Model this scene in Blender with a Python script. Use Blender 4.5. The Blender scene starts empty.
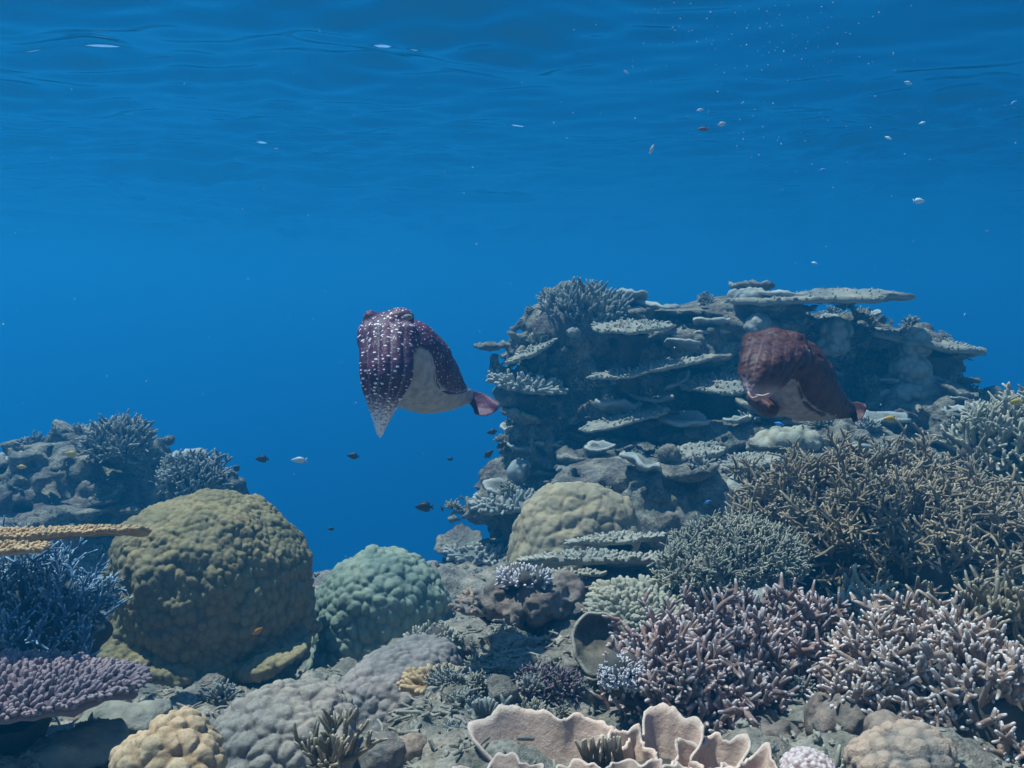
import bpy, math, random, colorsys
import numpy as np
from mathutils import Vector, Matrix
from math import radians, sin, cos, pi

# ------------------------------------------------------------------ camera, sky, sun, exposure
sc = bpy.context.scene
COL = sc.collection
F, PITCH = 900.0, radians(6.0)
cam_d = bpy.data.cameras.new('camera'); cam = bpy.data.objects.new('camera', cam_d); COL.objects.link(cam)
cam.location = (0, 0, 0); cam.rotation_euler = (radians(90) - PITCH, 0, 0)
cam_d.sensor_width = 36; cam_d.lens = F / 1024 * 36; cam_d.clip_start = 0.05; cam_d.clip_end = 400
sc.camera = cam
SUN_EL, SUN_ROT = radians(69), radians(-68)       # sun high, ahead of the camera
SDIR = Vector((sin(SUN_ROT) * cos(SUN_EL), cos(SUN_ROT) * cos(SUN_EL), sin(SUN_EL)))
world = bpy.data.worlds.new('World'); sc.world = world; world.use_nodes = True
wn = world.node_tree; bg = wn.nodes['Background']; bg.inputs['Strength'].default_value = 0.12
sky = wn.nodes.new('ShaderNodeTexSky'); sky.sky_type = 'NISHITA'; sky.sun_disc = False
sky.dust_density = 0.0; sky.ozone_density = 4.0; sky.sun_elevation = SUN_EL; sky.sun_rotation = SUN_ROT
wn.links.new(sky.outputs[0], bg.inputs[0])
sun_d = bpy.data.lights.new('sun', 'SUN'); sun_d.energy = 5.0; sun_d.angle = radians(0.6); sun_d.color = (1, .90, .80)
sun = bpy.data.objects.new('sun', sun_d); COL.objects.link(sun)
sun.rotation_euler = SDIR.to_track_quat('Z', 'Y').to_euler(); sun.location = SDIR * 30
sc.view_settings.view_transform = 'Standard'; sc.view_settings.look = 'None'
sc.view_settings.exposure = 0.74; sc.view_settings.gamma = 1; sc.view_settings.use_curve_mapping = False
cy = sc.cycles
cy.use_denoising = True; cy.max_bounces = 4; cy.diffuse_bounces = 2; cy.glossy_bounces = 2
cy.transmission_bounces = 2; cy.transparent_max_bounces = 6; cy.volume_bounces = 1
cy.sample_clamp_indirect = 4

# ------------------------------------------------------------------ small maths
RNG = np.random.default_rng(7)
def at(px, py, Y):
    a, b = (px - 512) / F, (384 - py) / F
    y, z = cos(PITCH) + b * sin(PITCH), -sin(PITCH) + b * cos(PITCH)
    return np.array([a / y * Y, Y, z / y * Y])
def ppx(Y): return Y / F                                      # metres per picture pixel at depth Y

def _h(i, j, k, s):
    n = (i.astype(np.uint32) * np.uint32(374761393) + j.astype(np.uint32) * np.uint32(668265263)
         + k.astype(np.uint32) * np.uint32(2147483647 - 59) + np.uint32((s * 974711 + 12345) & 0xffffffff))
    n = (n ^ (n >> np.uint32(13))) * np.uint32(1274126177)
    n = (n ^ (n >> np.uint32(15))) * np.uint32(2246822519)
    return ((n ^ (n >> np.uint32(16))) & np.uint32(0xffffff)).astype(np.float32) / 16777215.0
def vnoise(p, s=0):
    p = np.asarray(p, np.float32); f = np.floor(p); i = f.astype(np.int64); t = p - f; t = t * t * (3 - 2 * t)
    x, y, z = i[..., 0], i[..., 1], i[..., 2]; r = 0
    for a in (0, 1):
        wx = t[..., 0] if a else 1 - t[..., 0]
        for b in (0, 1):
            wy = t[..., 1] if b else 1 - t[..., 1]
            for c in (0, 1):
                r = r + wx * wy * (t[..., 2] if c else 1 - t[..., 2]) * _h(x + a, y + b, z + c, s)
    return r * 2 - 1
def fbm(p, o=4, s=0, g=.5):
    r, a = 0, 1.0; p = np.asarray(p, np.float32)
    for q in range(o): r = r + a * vnoise(p * (2.03 ** q) + q * 7.3, s + q); a *= g
    return r
def worley(p, s=0):
    p = np.asarray(p, np.float32); f = np.floor(p).astype(np.int64); t = p - f
    d1 = np.full(p.shape[:-1], 9., np.float32); d2 = d1.copy()
    for a in (-1, 0, 1):
        for b in (-1, 0, 1):
            for c in (-1, 0, 1):
                i, j, k = f[..., 0] + a, f[..., 1] + b, f[..., 2] + c
                dx = a + _h(i, j, k, s) - t[..., 0]; dy = b + _h(i, j, k, s + 31) - t[..., 1]; dz = c + _h(i, j, k, s + 67) - t[..., 2]
                d = dx * dx + dy * dy + dz * dz
                d2 = np.minimum(d2, np.maximum(d1, d)); d1 = np.minimum(d1, d)
    return np.sqrt(d1), np.sqrt(d2)
def nrm(v):
    v = np.asarray(v, float); return v / (np.linalg.norm(v, axis=-1, keepdims=True) + 1e-12)
def sstep(a, b, x):
    t = np.clip((x - a) / (b - a), 0, 1); return t * t * (3 - 2 * t)

# ------------------------------------------------------------------ objects
def prop(o, label=None, cat=None, group=None, kind=None):
    for k, v in (('label', label), ('category', cat), ('group', group), ('kind', kind)):
        if v: o[k] = v
    return o
def empty(name, loc, label=None, cat=None, group=None):
    o = bpy.data.objects.new(name, None); COL.objects.link(o); o.location = loc; o.empty_display_size = .05
    return prop(o, label, cat, group)
def mesh(name, V, faces, m, parent=None, tint=None, loc=None, smooth=True, slots=None):
    """ONE mesh object; faces is an array n x 3 / n x 4 or a list of such; V is given in world space and made relative to the thing"""
    V = np.asarray(V, np.float32)
    if parent is not None: o0 = np.array(parent['_o'] if '_o' in parent else parent.location)
    elif loc is not None: o0 = np.asarray(loc, float)
    else: o0 = np.zeros(3)
    V = (V - o0).astype(np.float32)
    fl = faces if isinstance(faces, list) else [faces]
    fl = [np.asarray(f, np.int32) for f in fl if len(f)]
    me = bpy.data.meshes.new(name)
    me.vertices.add(len(V)); me.vertices.foreach_set('co', V.ravel())
    tot = np.concatenate([np.full(len(f), f.shape[1], np.int32) for f in fl]); li = np.concatenate([f.ravel() for f in fl])
    me.loops.add(len(li)); me.loops.foreach_set('vertex_index', li)
    me.polygons.add(len(tot)); me.polygons.foreach_set('loop_start', np.concatenate([[0], np.cumsum(tot)[:-1]]).astype(np.int32))
    me.polygons.foreach_set('use_smooth', np.full(len(tot), smooth, bool))
    if tint is not None:
        tint = np.asarray(tint, np.float32)
        if tint.ndim == 1: tint = np.stack([tint] * 3, 1)
        at_ = me.attributes.new('tint', 'FLOAT_COLOR', 'POINT')
        at_.data.foreach_set('color', np.c_[tint, np.ones(len(V))].astype(np.float32).ravel())
    me.update(calc_edges=True); me.validate()
    me.materials.append(m)
    o = bpy.data.objects.new(name, me); COL.objects.link(o)
    if parent is not None: o.parent = parent
    else: o.location = o0
    return o

# ------------------------------------------------------------------ materials
def ramp(n, stops):
    r = n.new('ShaderNodeValToRGB'); e = r.color_ramp.elements
    while len(e) < len(stops): e.new(.5)
    for x, (p, c) in zip(e, stops): x.position = p; x.color = (*c, 1) if len(c) == 3 else c
    return r
def mat(name, c1, c2, scale=20., bump=.35, bscale=120., tip=None, rough=.8, c3=None, spot=0.0, hue=None, bdist=.006):
    """mottled growth: two colours mixed by noise, fine bump; tip = colour where the mesh's tint attribute is 1"""
    m = bpy.data.materials.new(name); m.use_nodes = True; t = m.node_tree; n, l = t.nodes, t.links
    b = n['Principled BSDF']; b.inputs['Roughness'].default_value = rough; b.inputs['Specular IOR Level'].default_value = .12
    tc = n.new('ShaderNodeTexCoord')
    a = n.new('ShaderNodeTexNoise'); a.inputs['Scale'].default_value = scale; a.inputs['Detail'].default_value = 6; a.inputs['Roughness'].default_value = .65
    l.new(tc.outputs['Object'], a.inputs['Vector'])
    r = ramp(n, [(.32, c1), (.66, c2)]); l.new(a.outputs[0], r.inputs[0]); c = r.outputs[0]
    if c3:
        a2 = n.new('ShaderNodeTexNoise'); a2.inputs['Scale'].default_value = scale * .37; a2.inputs['Detail'].default_value = 5; a2.inputs['Roughness'].default_value = .7
        mp = n.new('ShaderNodeMapping'); mp.inputs['Location'].default_value = (3.1, 7.7, 1.9); l.new(tc.outputs['Object'], mp.inputs[0]); l.new(mp.outputs[0], a2.inputs['Vector'])
        r2 = ramp(n, [(.5, (0, 0, 0)), (.62, (1, 1, 1))]); l.new(a2.outputs[0], r2.inputs[0])
        x = n.new('ShaderNodeMix'); x.data_type = 'RGBA'; l.new(r2.outputs[0], x.inputs[0]); l.new(c, x.inputs[6]); x.inputs[7].default_value = (*c3, 1); c = x.outputs[2]
    if tip:
        at_ = n.new('ShaderNodeAttribute'); at_.attribute_name = 'tint'
        x = n.new('ShaderNodeMix'); x.data_type = 'RGBA'; l.new(at_.outputs['Fac'], x.inputs[0]); l.new(c, x.inputs[6]); x.inputs[7].default_value = (*tip, 1); c = x.outputs[2]
    if spot:                                                   # fine polyp freckles
        v = n.new('ShaderNodeTexVoronoi'); v.inputs['Scale'].default_value = bscale * 1.3; l.new(tc.outputs['Object'], v.inputs['Vector'])
        r3 = ramp(n, [(.15, (1 - spot,) * 3), (.5, (1, 1, 1))]); l.new(v.outputs['Distance'], r3.inputs[0])
        x = n.new('ShaderNodeMix'); x.data_type = 'RGBA'; x.blend_type = 'MULTIPLY'; x.inputs[0].default_value = 1; l.new(c, x.inputs[6]); l.new(r3.outputs[0], x.inputs[7]); c = x.outputs[2]
    l.new(c, b.inputs['Base Color'])
    if bump:
        nb = n.new('ShaderNodeTexNoise'); nb.inputs['Scale'].default_value = bscale; nb.inputs['Detail'].default_value = 5; nb.inputs['Roughness'].default_value = .7
        l.new(tc.outputs['Object'], nb.inputs['Vector'])
        bp = n.new('ShaderNodeBump'); bp.inputs['Strength'].default_value = bump; bp.inputs['Distance'].default_value = bdist
        l.new(nb.outputs[0], bp.inputs['Height']); l.new(bp.outputs[0], b.inputs['Normal'])
    return m
def plain(name, c, rough=.5):
    m = bpy.data.materials.new(name); m.use_nodes = True; b = m.node_tree.nodes['Principled BSDF']
    b.inputs['Base Color'].default_value = (*c, 1); b.inputs['Roughness'].default_value = rough
    return m

# ------------------------------------------------------------------ shape makers
def ell(c, r, rot=None): return ('e', np.asarray(c, float), np.asarray(r, float), None if rot is None else np.array(rot))
def cap(a, b, ra, rb): return ('c', np.asarray(a, float), np.asarray(b, float), ra, rb)
def dprim(q, P):
    if q[0] == 'e':
        p = P - q[1]
        if q[3] is not None: p = p @ q[3]
        r = q[2]; k0 = np.linalg.norm(p / r, axis=-1); k1 = np.linalg.norm(p / (r * r), axis=-1)
        return k0 * (k0 - 1) / np.maximum(k1, 1e-6)
    a, b, ra, rb = q[1:]
    ab = b - a; t = np.clip(((P - a) @ ab) / (ab @ ab), 0, 1)
    return np.linalg.norm(P - a - t[..., None] * ab, axis=-1) - (ra + (rb - ra) * t)
def smin(a, b, k):
    if k <= 0: return np.minimum(a, b)
    h = np.maximum(k - np.abs(a - b), 0) / k
    return np.minimum(a, b) - h * h * k * .25
def sdf(prims, P, k):
    d = None
    for q in prims:
        e = dprim(q, P).astype(np.float32)
        d = e if d is None else smin(d, e, k)
    return d
def bounds(prims, pad):
    lo, hi = np.full(3, 1e9), np.full(3, -1e9)
    for q in prims:
        if q[0] == 'e':
            if q[3] is None: r = q[2]
            else: r = np.sqrt(((q[3] * q[2]) ** 2).sum(1))
            lo = np.minimum(lo, q[1] - r); hi = np.maximum(hi, q[1] + r)
        else:
            for c, r in ((q[1], q[3]), (q[2], q[4])): lo = np.minimum(lo, c - r); hi = np.maximum(hi, c + r)
    return lo - pad, hi + pad
def surface(f, lo, hi, h):
    """naive surface nets of f < 0"""
    n = np.maximum(np.ceil((hi - lo) / h).astype(int) + 1, 4)
    ax = [lo[i] + h * np.arange(n[i]) for i in range(3)]
    Vv = np.empty(n, np.float32)
    B = 10; cs = [np.arange(0, m, B) for m in n]                 # coarse look first: only blocks near the skin are filled in
    C = np.stack(np.meshgrid(*[ax[i][0] + h * (cs[i] + (B - 1) / 2) for i in range(3)], indexing='ij'), -1).astype(np.float32)
    D = f(C); near = np.abs(D) < h * B * 1.75
    off = np.stack(np.meshgrid(*[np.arange(B)] * 3, indexing='ij'), -1)
    for i, j, k in np.argwhere(~near): Vv[i * B:i * B + B, j * B:j * B + B, k * B:k * B + B] = 1 if D[i, j, k] > 0 else -1
    J = np.argwhere(near)
    for a in range(0, len(J), 200):
        blk = J[a:a + 200, None, None, None] * B + off; val = f((lo + h * blk).astype(np.float32))
        for (i, j, k), w in zip(J[a:a + 200], val):
            t = Vv[i * B:i * B + B, j * B:j * B + B, k * B:k * B + B]; t[...] = w[:t.shape[0], :t.shape[1], :t.shape[2]]
    Vv[[0, -1]] = np.maximum(Vv[[0, -1]], 1e-3); Vv[:, [0, -1]] = np.maximum(Vv[:, [0, -1]], 1e-3); Vv[:, :, [0, -1]] = np.maximum(Vv[:, :, [0, -1]], 1e-3)
    S = Vv < 0
    cnt = sum(S[a:n[0] - 1 + a, b:n[1] - 1 + b, c:n[2] - 1 + c].astype(np.uint8) for a in (0, 1) for b in (0, 1) for c in (0, 1))
    I = np.argwhere((cnt > 0) & (cnt < 8)); ids = np.full(cnt.shape, -1, np.int32); ids[tuple(I.T)] = np.arange(len(I))
    val = {}
    for a in (0, 1):
        for b in (0, 1):
            for c in (0, 1): val[a, b, c] = Vv[I[:, 0] + a, I[:, 1] + b, I[:, 2] + c]
    acc = np.zeros((len(I), 3)); num = np.zeros(len(I))
    for u in val:
        for d in range(3):
            if u[d] == 0:
                w = list(u); w[d] = 1; A, B = val[u], val[tuple(w)]; x = (A < 0) != (B < 0)
                t = np.where(x, A / np.where(x, A - B, 1), 0)
                p = np.tile(np.array(u, float), (len(I), 1)); p[:, d] = t
                acc[x] += p[x]; num[x] += 1
    P = lo + h * (I + acc / num[:, None])
    Q = []
    for d in range(3):
        e1, e2 = (d + 1) % 3, (d + 2) % 3
        sl0 = [slice(None)] * 3; sl1 = [slice(None)] * 3; sl0[d] = slice(0, -1); sl1[d] = slice(1, None)
        A, B = S[tuple(sl0)], S[tuple(sl1)]; J = np.argwhere(A != B)
        J = J[(J[:, e1] > 0) & (J[:, e2] > 0) & (J[:, e1] < n[e1] - 1) & (J[:, e2] < n[e2] - 1)]
        fl = A[tuple(J.T)]
        def g(o1, o2):
            K = J.copy(); K[:, e1] += o1; K[:, e2] += o2; return ids[tuple(K.T)]
        q = np.stack([g(-1, -1), g(0, -1), g(0, 0), g(-1, 0)], 1); q[~fl] = q[~fl][:, ::-1]
        Q.append(q)
    return P, np.concatenate(Q)
def vnormals(V, Q):
    N = np.zeros_like(V)
    fn = np.cross(V[Q[:, 2]] - V[Q[:, 0]], V[Q[:, -1]] - V[Q[:, 1]])
    for i in range(Q.shape[1]): np.add.at(N, Q[:, i], fn)
    return nrm(N)

class Tubes:
    """tapered bent rods gathered into one mesh"""
    def __init__(s, n=6): s.n = n; s.V = []; s.Q = []; s.T = []; s.c = 0
    def add(s, P, R, tint, cap=True):
        P = np.asarray(P, float); R = np.asarray(R, float); tint = np.asarray(tint, float); n = s.n
        if cap:                                               # a round tip
            d = nrm(P[-1] - P[-2])
            P = np.r_[P, [P[-1] + d * R[-1] * .6, P[-1] + d * R[-1] * .9]]; R = np.r_[R, R[-1] * .75, R[-1] * .12]; tint = np.r_[tint, tint[-1], tint[-1]]
        d = nrm(np.gradient(P, axis=0)); u = np.cross(d, [.31, .2, .93]); u = nrm(u); v = np.cross(d, u)
        th = np.arange(n) / n * 2 * pi
        ring = P[:, None] + R[:, None, None] * (np.cos(th)[None, :, None] * u[:, None] + np.sin(th)[None, :, None] * v[:, None])
        k = len(P); a = s.c + np.arange(k - 1)[:, None] * n + np.arange(n); b = s.c + np.arange(k - 1)[:, None] * n + (np.arange(n) + 1) % n
        s.Q.append(np.stack([a, b, b + n, a + n], -1).reshape(-1, 4)); s.V.append(ring.reshape(-1, 3)); s.T.append(np.repeat(tint, n)); s.c += k * n
    def build(s, name, m, parent, jitter=.0):
        V = np.concatenate(s.V)
        if jitter: V = V + jitter * np.stack([vnoise(V * 90, 3), vnoise(V * 90, 4), vnoise(V * 90, 5)], 1)
        return mesh(name, V, np.concatenate(s.Q), m, parent, np.concatenate(s.T))

def shell(G, th, wrap=False, G2=None):
    """a sheet G[u,v] of points made into a closed slab of thickness th[u,v]"""
    nu, nv = G.shape[:2]; th = np.broadcast_to(th, (nu, nv))
    du = np.gradient(G, axis=0)
    if wrap: du = (np.roll(G, -1, 0) - np.roll(G, 1, 0)) * .5
    N = nrm(np.cross(du, np.gradient(G, axis=1)))
    A = G + N * th[..., None] * .5; B = G - N * th[..., None] * .5
    V = np.concatenate([A.reshape(-1, 3), B.reshape(-1, 3)]); o = nu * nv; Q = []
    iu = np.arange(nu if wrap else nu - 1); ju = (iu + 1) % nu; jv = np.arange(nv - 1)
    a = (iu[:, None] * nv + jv); b = (ju[:, None] * nv + jv)
    Q.append(np.stack([a, b, b + 1, a + 1], -1).reshape(-1, 4)); Q.append(np.stack([a + o, a + 1 + o, b + 1 + o, b + o], -1).reshape(-1, 4))
    for e in (0, nv - 1):
        x, y = iu * nv + e, ju * nv + e; q = np.stack([x, x + o, y + o, y], -1); Q.append(q if e == 0 else q[:, ::-1])
    if not wrap:
        for e in (0, nu - 1):
            x, y = e * nv + jv, e * nv + jv + 1; q = np.stack([x, y, y + o, x + o], -1); Q.append(q if e == 0 else q[:, ::-1])
    return V, np.concatenate(Q)

# ------------------------------------------------------------------ haze (the water itself), water surface, ground
def box_mesh(name, lo, hi, m):
    x0, y0, z0 = lo; x1, y1, z1 = hi
    V = [(x, y, z) for x in (x0, x1) for y in (y0, y1) for z in (z0, z1)]
    Q = [(0, 1, 3, 2), (4, 6, 7, 5), (0, 4, 5, 1), (2, 3, 7, 6), (0, 2, 6, 4), (1, 5, 7, 3)]
    return mesh(name, V, np.array(Q), m, smooth=False)
SURF = 1.75                                                   # height of the water surface above the camera
hm = bpy.data.materials.new('sea_water_body'); hm.use_nodes = True; t = hm.node_tree
t.nodes.remove(t.nodes['Principled BSDF'])
pv = t.nodes.new('ShaderNodeVolumePrincipled'); t.links.new(pv.outputs[0], t.nodes['Material Output'].inputs['Volume'])
pv.inputs['Color'].default_value = (.015, .285, .62, 1); pv.inputs['Density'].default_value = .073
pv.inputs['Absorption Color'].default_value = (0, .08, .37, 1); pv.inputs['Anisotropy'].default_value = 0.4
haze = prop(box_mesh('haze', (-75, -14, -27), (75, 100, SURF + .4), hm), kind='stuff')

def grid(xs, ys, zf):
    X, Y = np.meshgrid(xs, ys, indexing='ij'); V = np.stack([X, Y, zf(X, Y)], -1); a, b = len(xs), len(ys)
    i = (np.arange(a - 1)[:, None] * b + np.arange(b - 1)).ravel()
    return V.reshape(-1, 3), np.stack([i, i + b, i + b + 1, i + 1], 1)
def spread(lo, a, b, hi, step, grow=1.12):
    mid = list(np.arange(a, b, step)); s = step; x = mid[-1]; out = []
    while x < hi: s *= grow; x += s; out.append(min(x, hi))
    s = step; x = a; inn = []
    while x > lo: s *= grow; x -= s; inn.append(max(x, lo))
    return np.array(inn[::-1] + mid + out)

WRNG = np.random.default_rng(11)
WAVES = []
for q in range(40):
    L = .36 * (3.4 / .36) ** WRNG.random(); an = WRNG.normal(1.4, .65)
    WAVES.append((cos(an) * 2 * pi / L, sin(an) * 2 * pi / L, WRNG.random() * 6.3, .0050 * L ** .95))
GLINT = [(103, 53, .30, .8), (383, 39, .14, 1), (414, 38, .07, .9), (518, 124, .16, 1.1), (262, 143, .13, 1.2), (205, 139, .08, .7), (192, 98, .05, .6), (160, 62, .1, .6), (60, 28, .4, .5), (150, 22, .3, .5), (30, 52, .3, .5), (580, 50, .05, .6), (276, 145, .1, .8)]
def waves(X, Y):
    # patchy wind ripple: the chop is stronger on the left
    g = .55 + .8 * sstep(-.2, .8, fbm(np.stack([X * .45, Y * .3, 0 * X], -1), 3, 5)) + .5 * sstep(1.0, -3.0, X)
    z = SURF + sum(A * np.sin(kx * X + ky * Y + ph) for kx, ky, ph, A in WAVES) * g
    for px, py, w, s in GLINT:                                # short steep wavelets that let the sky through
        d = at(px, py, 1.); Yc = SURF / d[2]; x0 = d[0] * Yc
        u, v = (X - x0 - .1 * (Y - Yc)) / (w * .55), (Y - Yc) / .018
        z = z - s * .030 * np.exp(-u * u - v * v) * v
    return z
wm = bpy.data.materials.new('water_surface'); wm.use_nodes = True; t = wm.node_tree; n, l = t.nodes, t.links
n.remove(n['Principled BSDF'])
fr = n.new('ShaderNodeFresnel'); fr.inputs[0].default_value = 1.31
tr = n.new('ShaderNodeBsdfTransparent'); gl = n.new('ShaderNodeBsdfGlossy'); gl.inputs['Roughness'].default_value = .09
# focused ripple light painted into the transparent colour: a loose net of bright lines
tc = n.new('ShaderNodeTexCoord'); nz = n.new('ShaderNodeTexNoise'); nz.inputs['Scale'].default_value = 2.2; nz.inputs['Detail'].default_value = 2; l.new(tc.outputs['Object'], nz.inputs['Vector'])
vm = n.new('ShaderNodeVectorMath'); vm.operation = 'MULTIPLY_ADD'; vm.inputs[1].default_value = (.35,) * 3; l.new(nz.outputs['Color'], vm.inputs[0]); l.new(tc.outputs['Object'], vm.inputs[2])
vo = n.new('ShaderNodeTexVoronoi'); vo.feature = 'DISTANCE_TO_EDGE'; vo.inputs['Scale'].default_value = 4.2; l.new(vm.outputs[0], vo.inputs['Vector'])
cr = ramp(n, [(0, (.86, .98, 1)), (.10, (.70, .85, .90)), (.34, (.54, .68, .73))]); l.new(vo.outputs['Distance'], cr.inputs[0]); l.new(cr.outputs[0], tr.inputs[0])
mx = n.new('ShaderNodeMixShader'); l.new(fr.outputs[0], mx.inputs[0]); l.new(tr.outputs[0], mx.inputs[1]); l.new(gl.outputs[0], mx.inputs[2]); l.new(mx.outputs[0], n['Material Output'].inputs[0])
V, Q = grid(spread(-70, -5.5, 5.5, 70, .035), spread(-10, 4.4, 11.6, 95, .010, 1.06), waves)
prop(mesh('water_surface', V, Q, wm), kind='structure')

# ground: control points seen in the photograph, falling away into deep water behind
GP = [(500, 772, 1.35), (300, 790, 1.30), (640, 735, 1.6), (520, 668, 2.0), (455, 640, 2.7), (640, 625, 2.4), (200, 800, 1.6), (390, 715, 2.2), (60, 770, 1.4), (40, 820, 1.2),
      (880, 800, 1.2), (800, 660, 2.2), (960, 560, 3.2), (720, 520, 3.9), (600, 570, 3.7), (560, 600, 3.3), (300, 690, 2.9), (180, 720, 2.8), (470, 590, 4.3), (80, 580, 4.2), (700, 900, .8), (300, 920, .8), (-150, 760, 2.), (1150, 680, 2.2), (1100, 520, 4.), (820, 450, 5.), (960, 420, 5.2)]
GC = np.array([at(*g) for g in GP])
def ground_z(X, Y):
    P = np.stack([X, Y], -1); w = 1 / (((P[..., None, :] - GC[:, :2]) ** 2).sum(-1) + .03) ** 1.6
    z = (w * GC[:, 2]).sum(-1) / w.sum(-1)
    deep = sstep(3.9, 6.6, Y + .55 * np.clip(-.3 - X, 0, 3) * 0) * sstep(1.2, -.3, X - .12 * Y + .2) 
    deep = np.maximum(deep, sstep(6.0, 12, Y)); deep = np.maximum(deep, sstep(3.5, 9, np.abs(X)))
    z = z * (1 - deep) + deep * (-24)
    Pn = np.stack([X, Y, 0 * X], -1)
    nz = .05 * fbm(Pn * 3.1, 4, 21) + .035 * fbm(Pn * 11, 3, 22) + .014 * (1 - worley(Pn * 24, 5)[0]) + .016 * (.6 - worley(Pn * 9, 6)[0])
    return z + nz
ground_m = mat('reef_rubble', (.14, .125, .10), (.44, .39, .33), 18, .9, 70, c3=(.20, .185, .15), bdist=.014, spot=.4)
V, Q = grid(spread(-70, -1.9, 2.4, 70, .016), spread(-9, .5, 5.6, 95, .018), ground_z)
ground = prop(mesh('sea_floor', V, Q, ground_m), kind='structure')

# ------------------------------------------------------------------ coral builders
def E(px, py, Y, rx, rz, ry, tilt=0., pitch=0.):
    """ellipsoid seen at (px,py), rx / rz in picture pixels, ry in metres of depth"""
    rot = None
    if tilt or pitch: rot = np.array(Matrix.Rotation(tilt, 3, 'Y') @ Matrix.Rotation(pitch, 3, 'X'))
    s = ppx(Y); return ell(at(px, py, Y), (rx * s, ry, rz * s), rot)
def knobby(name, prims, h, knob, amp, m, parent, k=.04, seed=1, stretch=(1, 1, .75), low=.02, warp=.35, col=True, ridge=0.):
    """massive coral head: smooth union of ellipsoids with rounded knobs pushed out of it"""
    pad = low + amp * 1.5 + h * 3; lo, hi = bounds(prims, pad)
    def f(P): return sdf(prims, P, k) + low * fbm(P * (1.1 / max(low * 6, .08)), 2, seed)
    V, Q = surface(f, lo, hi, h)
    N = vnormals(V, Q)
    p = V * np.array(stretch) / knob; p = p + warp * np.stack([vnoise(p * .6, seed + 1), vnoise(p * .6, seed + 2), vnoise(p * .6, seed + 3)], 1)
    d1, d2 = worley(p, seed)
    hgt = np.sqrt(np.clip(1 - d1 * d1 * 1.05, 0, 1)) * .75 + .25 * sstep(0, .35, d2 - d1)
    if ridge: hgt = hgt * (1 - ridge) + ridge * (1 - np.abs(vnoise(p * .8, seed + 9)))
    hgt = hgt * (1 - .25 * sstep(.55, .95, d1)) 
    V2 = V + N * (amp * (hgt - .5))[:, None] + N * (amp * .12 * fbm(V / knob * 3, 2, seed + 5))[:, None]
    return mesh(name, V2, Q, m, parent, sstep(.35, .95, hgt))
def base_of(prims):
    lo, hi = bounds(prims, 0); return np.array([(lo[0] + hi[0]) / 2, (lo[1] + hi[1]) / 2, lo[2]])
def head(name, label, prims, h, knob, amp, m, group=None, **kw):
    o = mesh_thing(name, label, 'coral', prims, h, knob, amp, m, **kw)
    return prop(o, group=group)
class _P(dict): pass
def mesh_thing(name, label, cat, prims, h, knob, amp, m, **kw):
    b = base_of(prims)
    o = knobby(name, prims, h, knob, amp, m, None, **kw)
    for v in [1]:
        o.data.transform(Matrix.Translation(-Vector(b))); o.location = Vector(b)
    return prop(o, label, cat)

def branch(T, p, d, L, r, rng, level, spread_=.9, up=.25, sub=(2, 4), tipl=.3, bend=.25, ratio=(.35, .65)):
    k = max(3, int(4 + (level > 0) * 2)); pts = [p]; dd = nrm(d)
    for i in range(k - 1):
        dd = nrm(dd + bend * rng.normal(0, .35, 3) + np.array([0, 0, up]) / k); pts.append(pts[-1] + dd * L / (k - 1))
    pts = np.array(pts); s = np.linspace(0, 1, k)
    T.add(pts, r * (1 - .55 * s ** 1.3), sstep(1 - tipl, 1.02, s))
    if level > 0:
        for q in range(rng.integers(sub[0], sub[1] + 1)):
            u = rng.uniform(.25, .92); i = int(u * (k - 1)); b0 = pts[i] + (pts[min(i + 1, k - 1)] - pts[i]) * (u * (k - 1) - i)
            ax = nrm(np.cross(dd, rng.normal(size=3))); nd = nrm(dd * (1 - spread_ * .5) + ax * spread_ * rng.uniform(.6, 1.1) + np.array([0, 0, up * .6]))
            branch(T, b0, nd, L * rng.uniform(*ratio), r * .84, rng, level - 1, spread_, up, sub, tipl, bend, ratio)
def thicket(name, label, prims, n, L, r, m, dark, seed=1, level=1, spread_=.9, up=.25, sub=(2, 4), face=(0, -1, .6), nside=6, group=None, inner=.78, cat='coral', bend=.25, minz=-.5, tipl=.3, core=True, ratio=(.35, .65), jit=.0012):
    """branching colony: rods growing out of a mound (prims), denser on the side that is seen"""
    rng = np.random.default_rng(seed); b = base_of(prims)
    root = empty(name, b, label, cat, group)
    root['_o'] = [float(x) for x in b]
    T = Tubes(nside); got = 0; tries = 0; face = nrm(face)
    lo, hi = bounds(prims, 0)
    w = np.array([q[2][0] * q[2][2] for q in prims]); w /= w.sum()
    while got < n and tries < n * 40:
        tries += 1; q = prims[rng.choice(len(prims), p=w)]
        d = nrm(rng.normal(size=3)); dd = d @ (q[3].T if q[3] is not None else np.eye(3))
        if dd @ face < -.35 + rng.random() * .5 or dd[2] < minz: continue
        loc = d * q[2] * inner; loc = loc @ (q[3].T if q[3] is not None else np.eye(3)); p = q[1] + loc
        if any(dprim(x, p[None])[0] < -.03 - .12 * x[2].min() * 3 for x in prims if x is not q): continue
        nn = d / q[2]; nn = nrm(nn @ (q[3].T if q[3] is not None else np.eye(3)))
        dirn = nrm(nn + rng.normal(0, .35, 3) + np.array([0, 0, up]))
        branch(T, p - dirn * L * .25, dirn, L * rng.uniform(.75, 1.25), r * rng.uniform(.85, 1.15), rng, level, spread_, up, sub, tipl, bend, ratio); got += 1
    T.build('branches', m, root, jit)
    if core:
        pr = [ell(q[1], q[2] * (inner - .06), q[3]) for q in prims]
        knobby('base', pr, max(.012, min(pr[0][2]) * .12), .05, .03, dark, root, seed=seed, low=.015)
    if '_o' in root: del root['_o']
    return root

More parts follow.
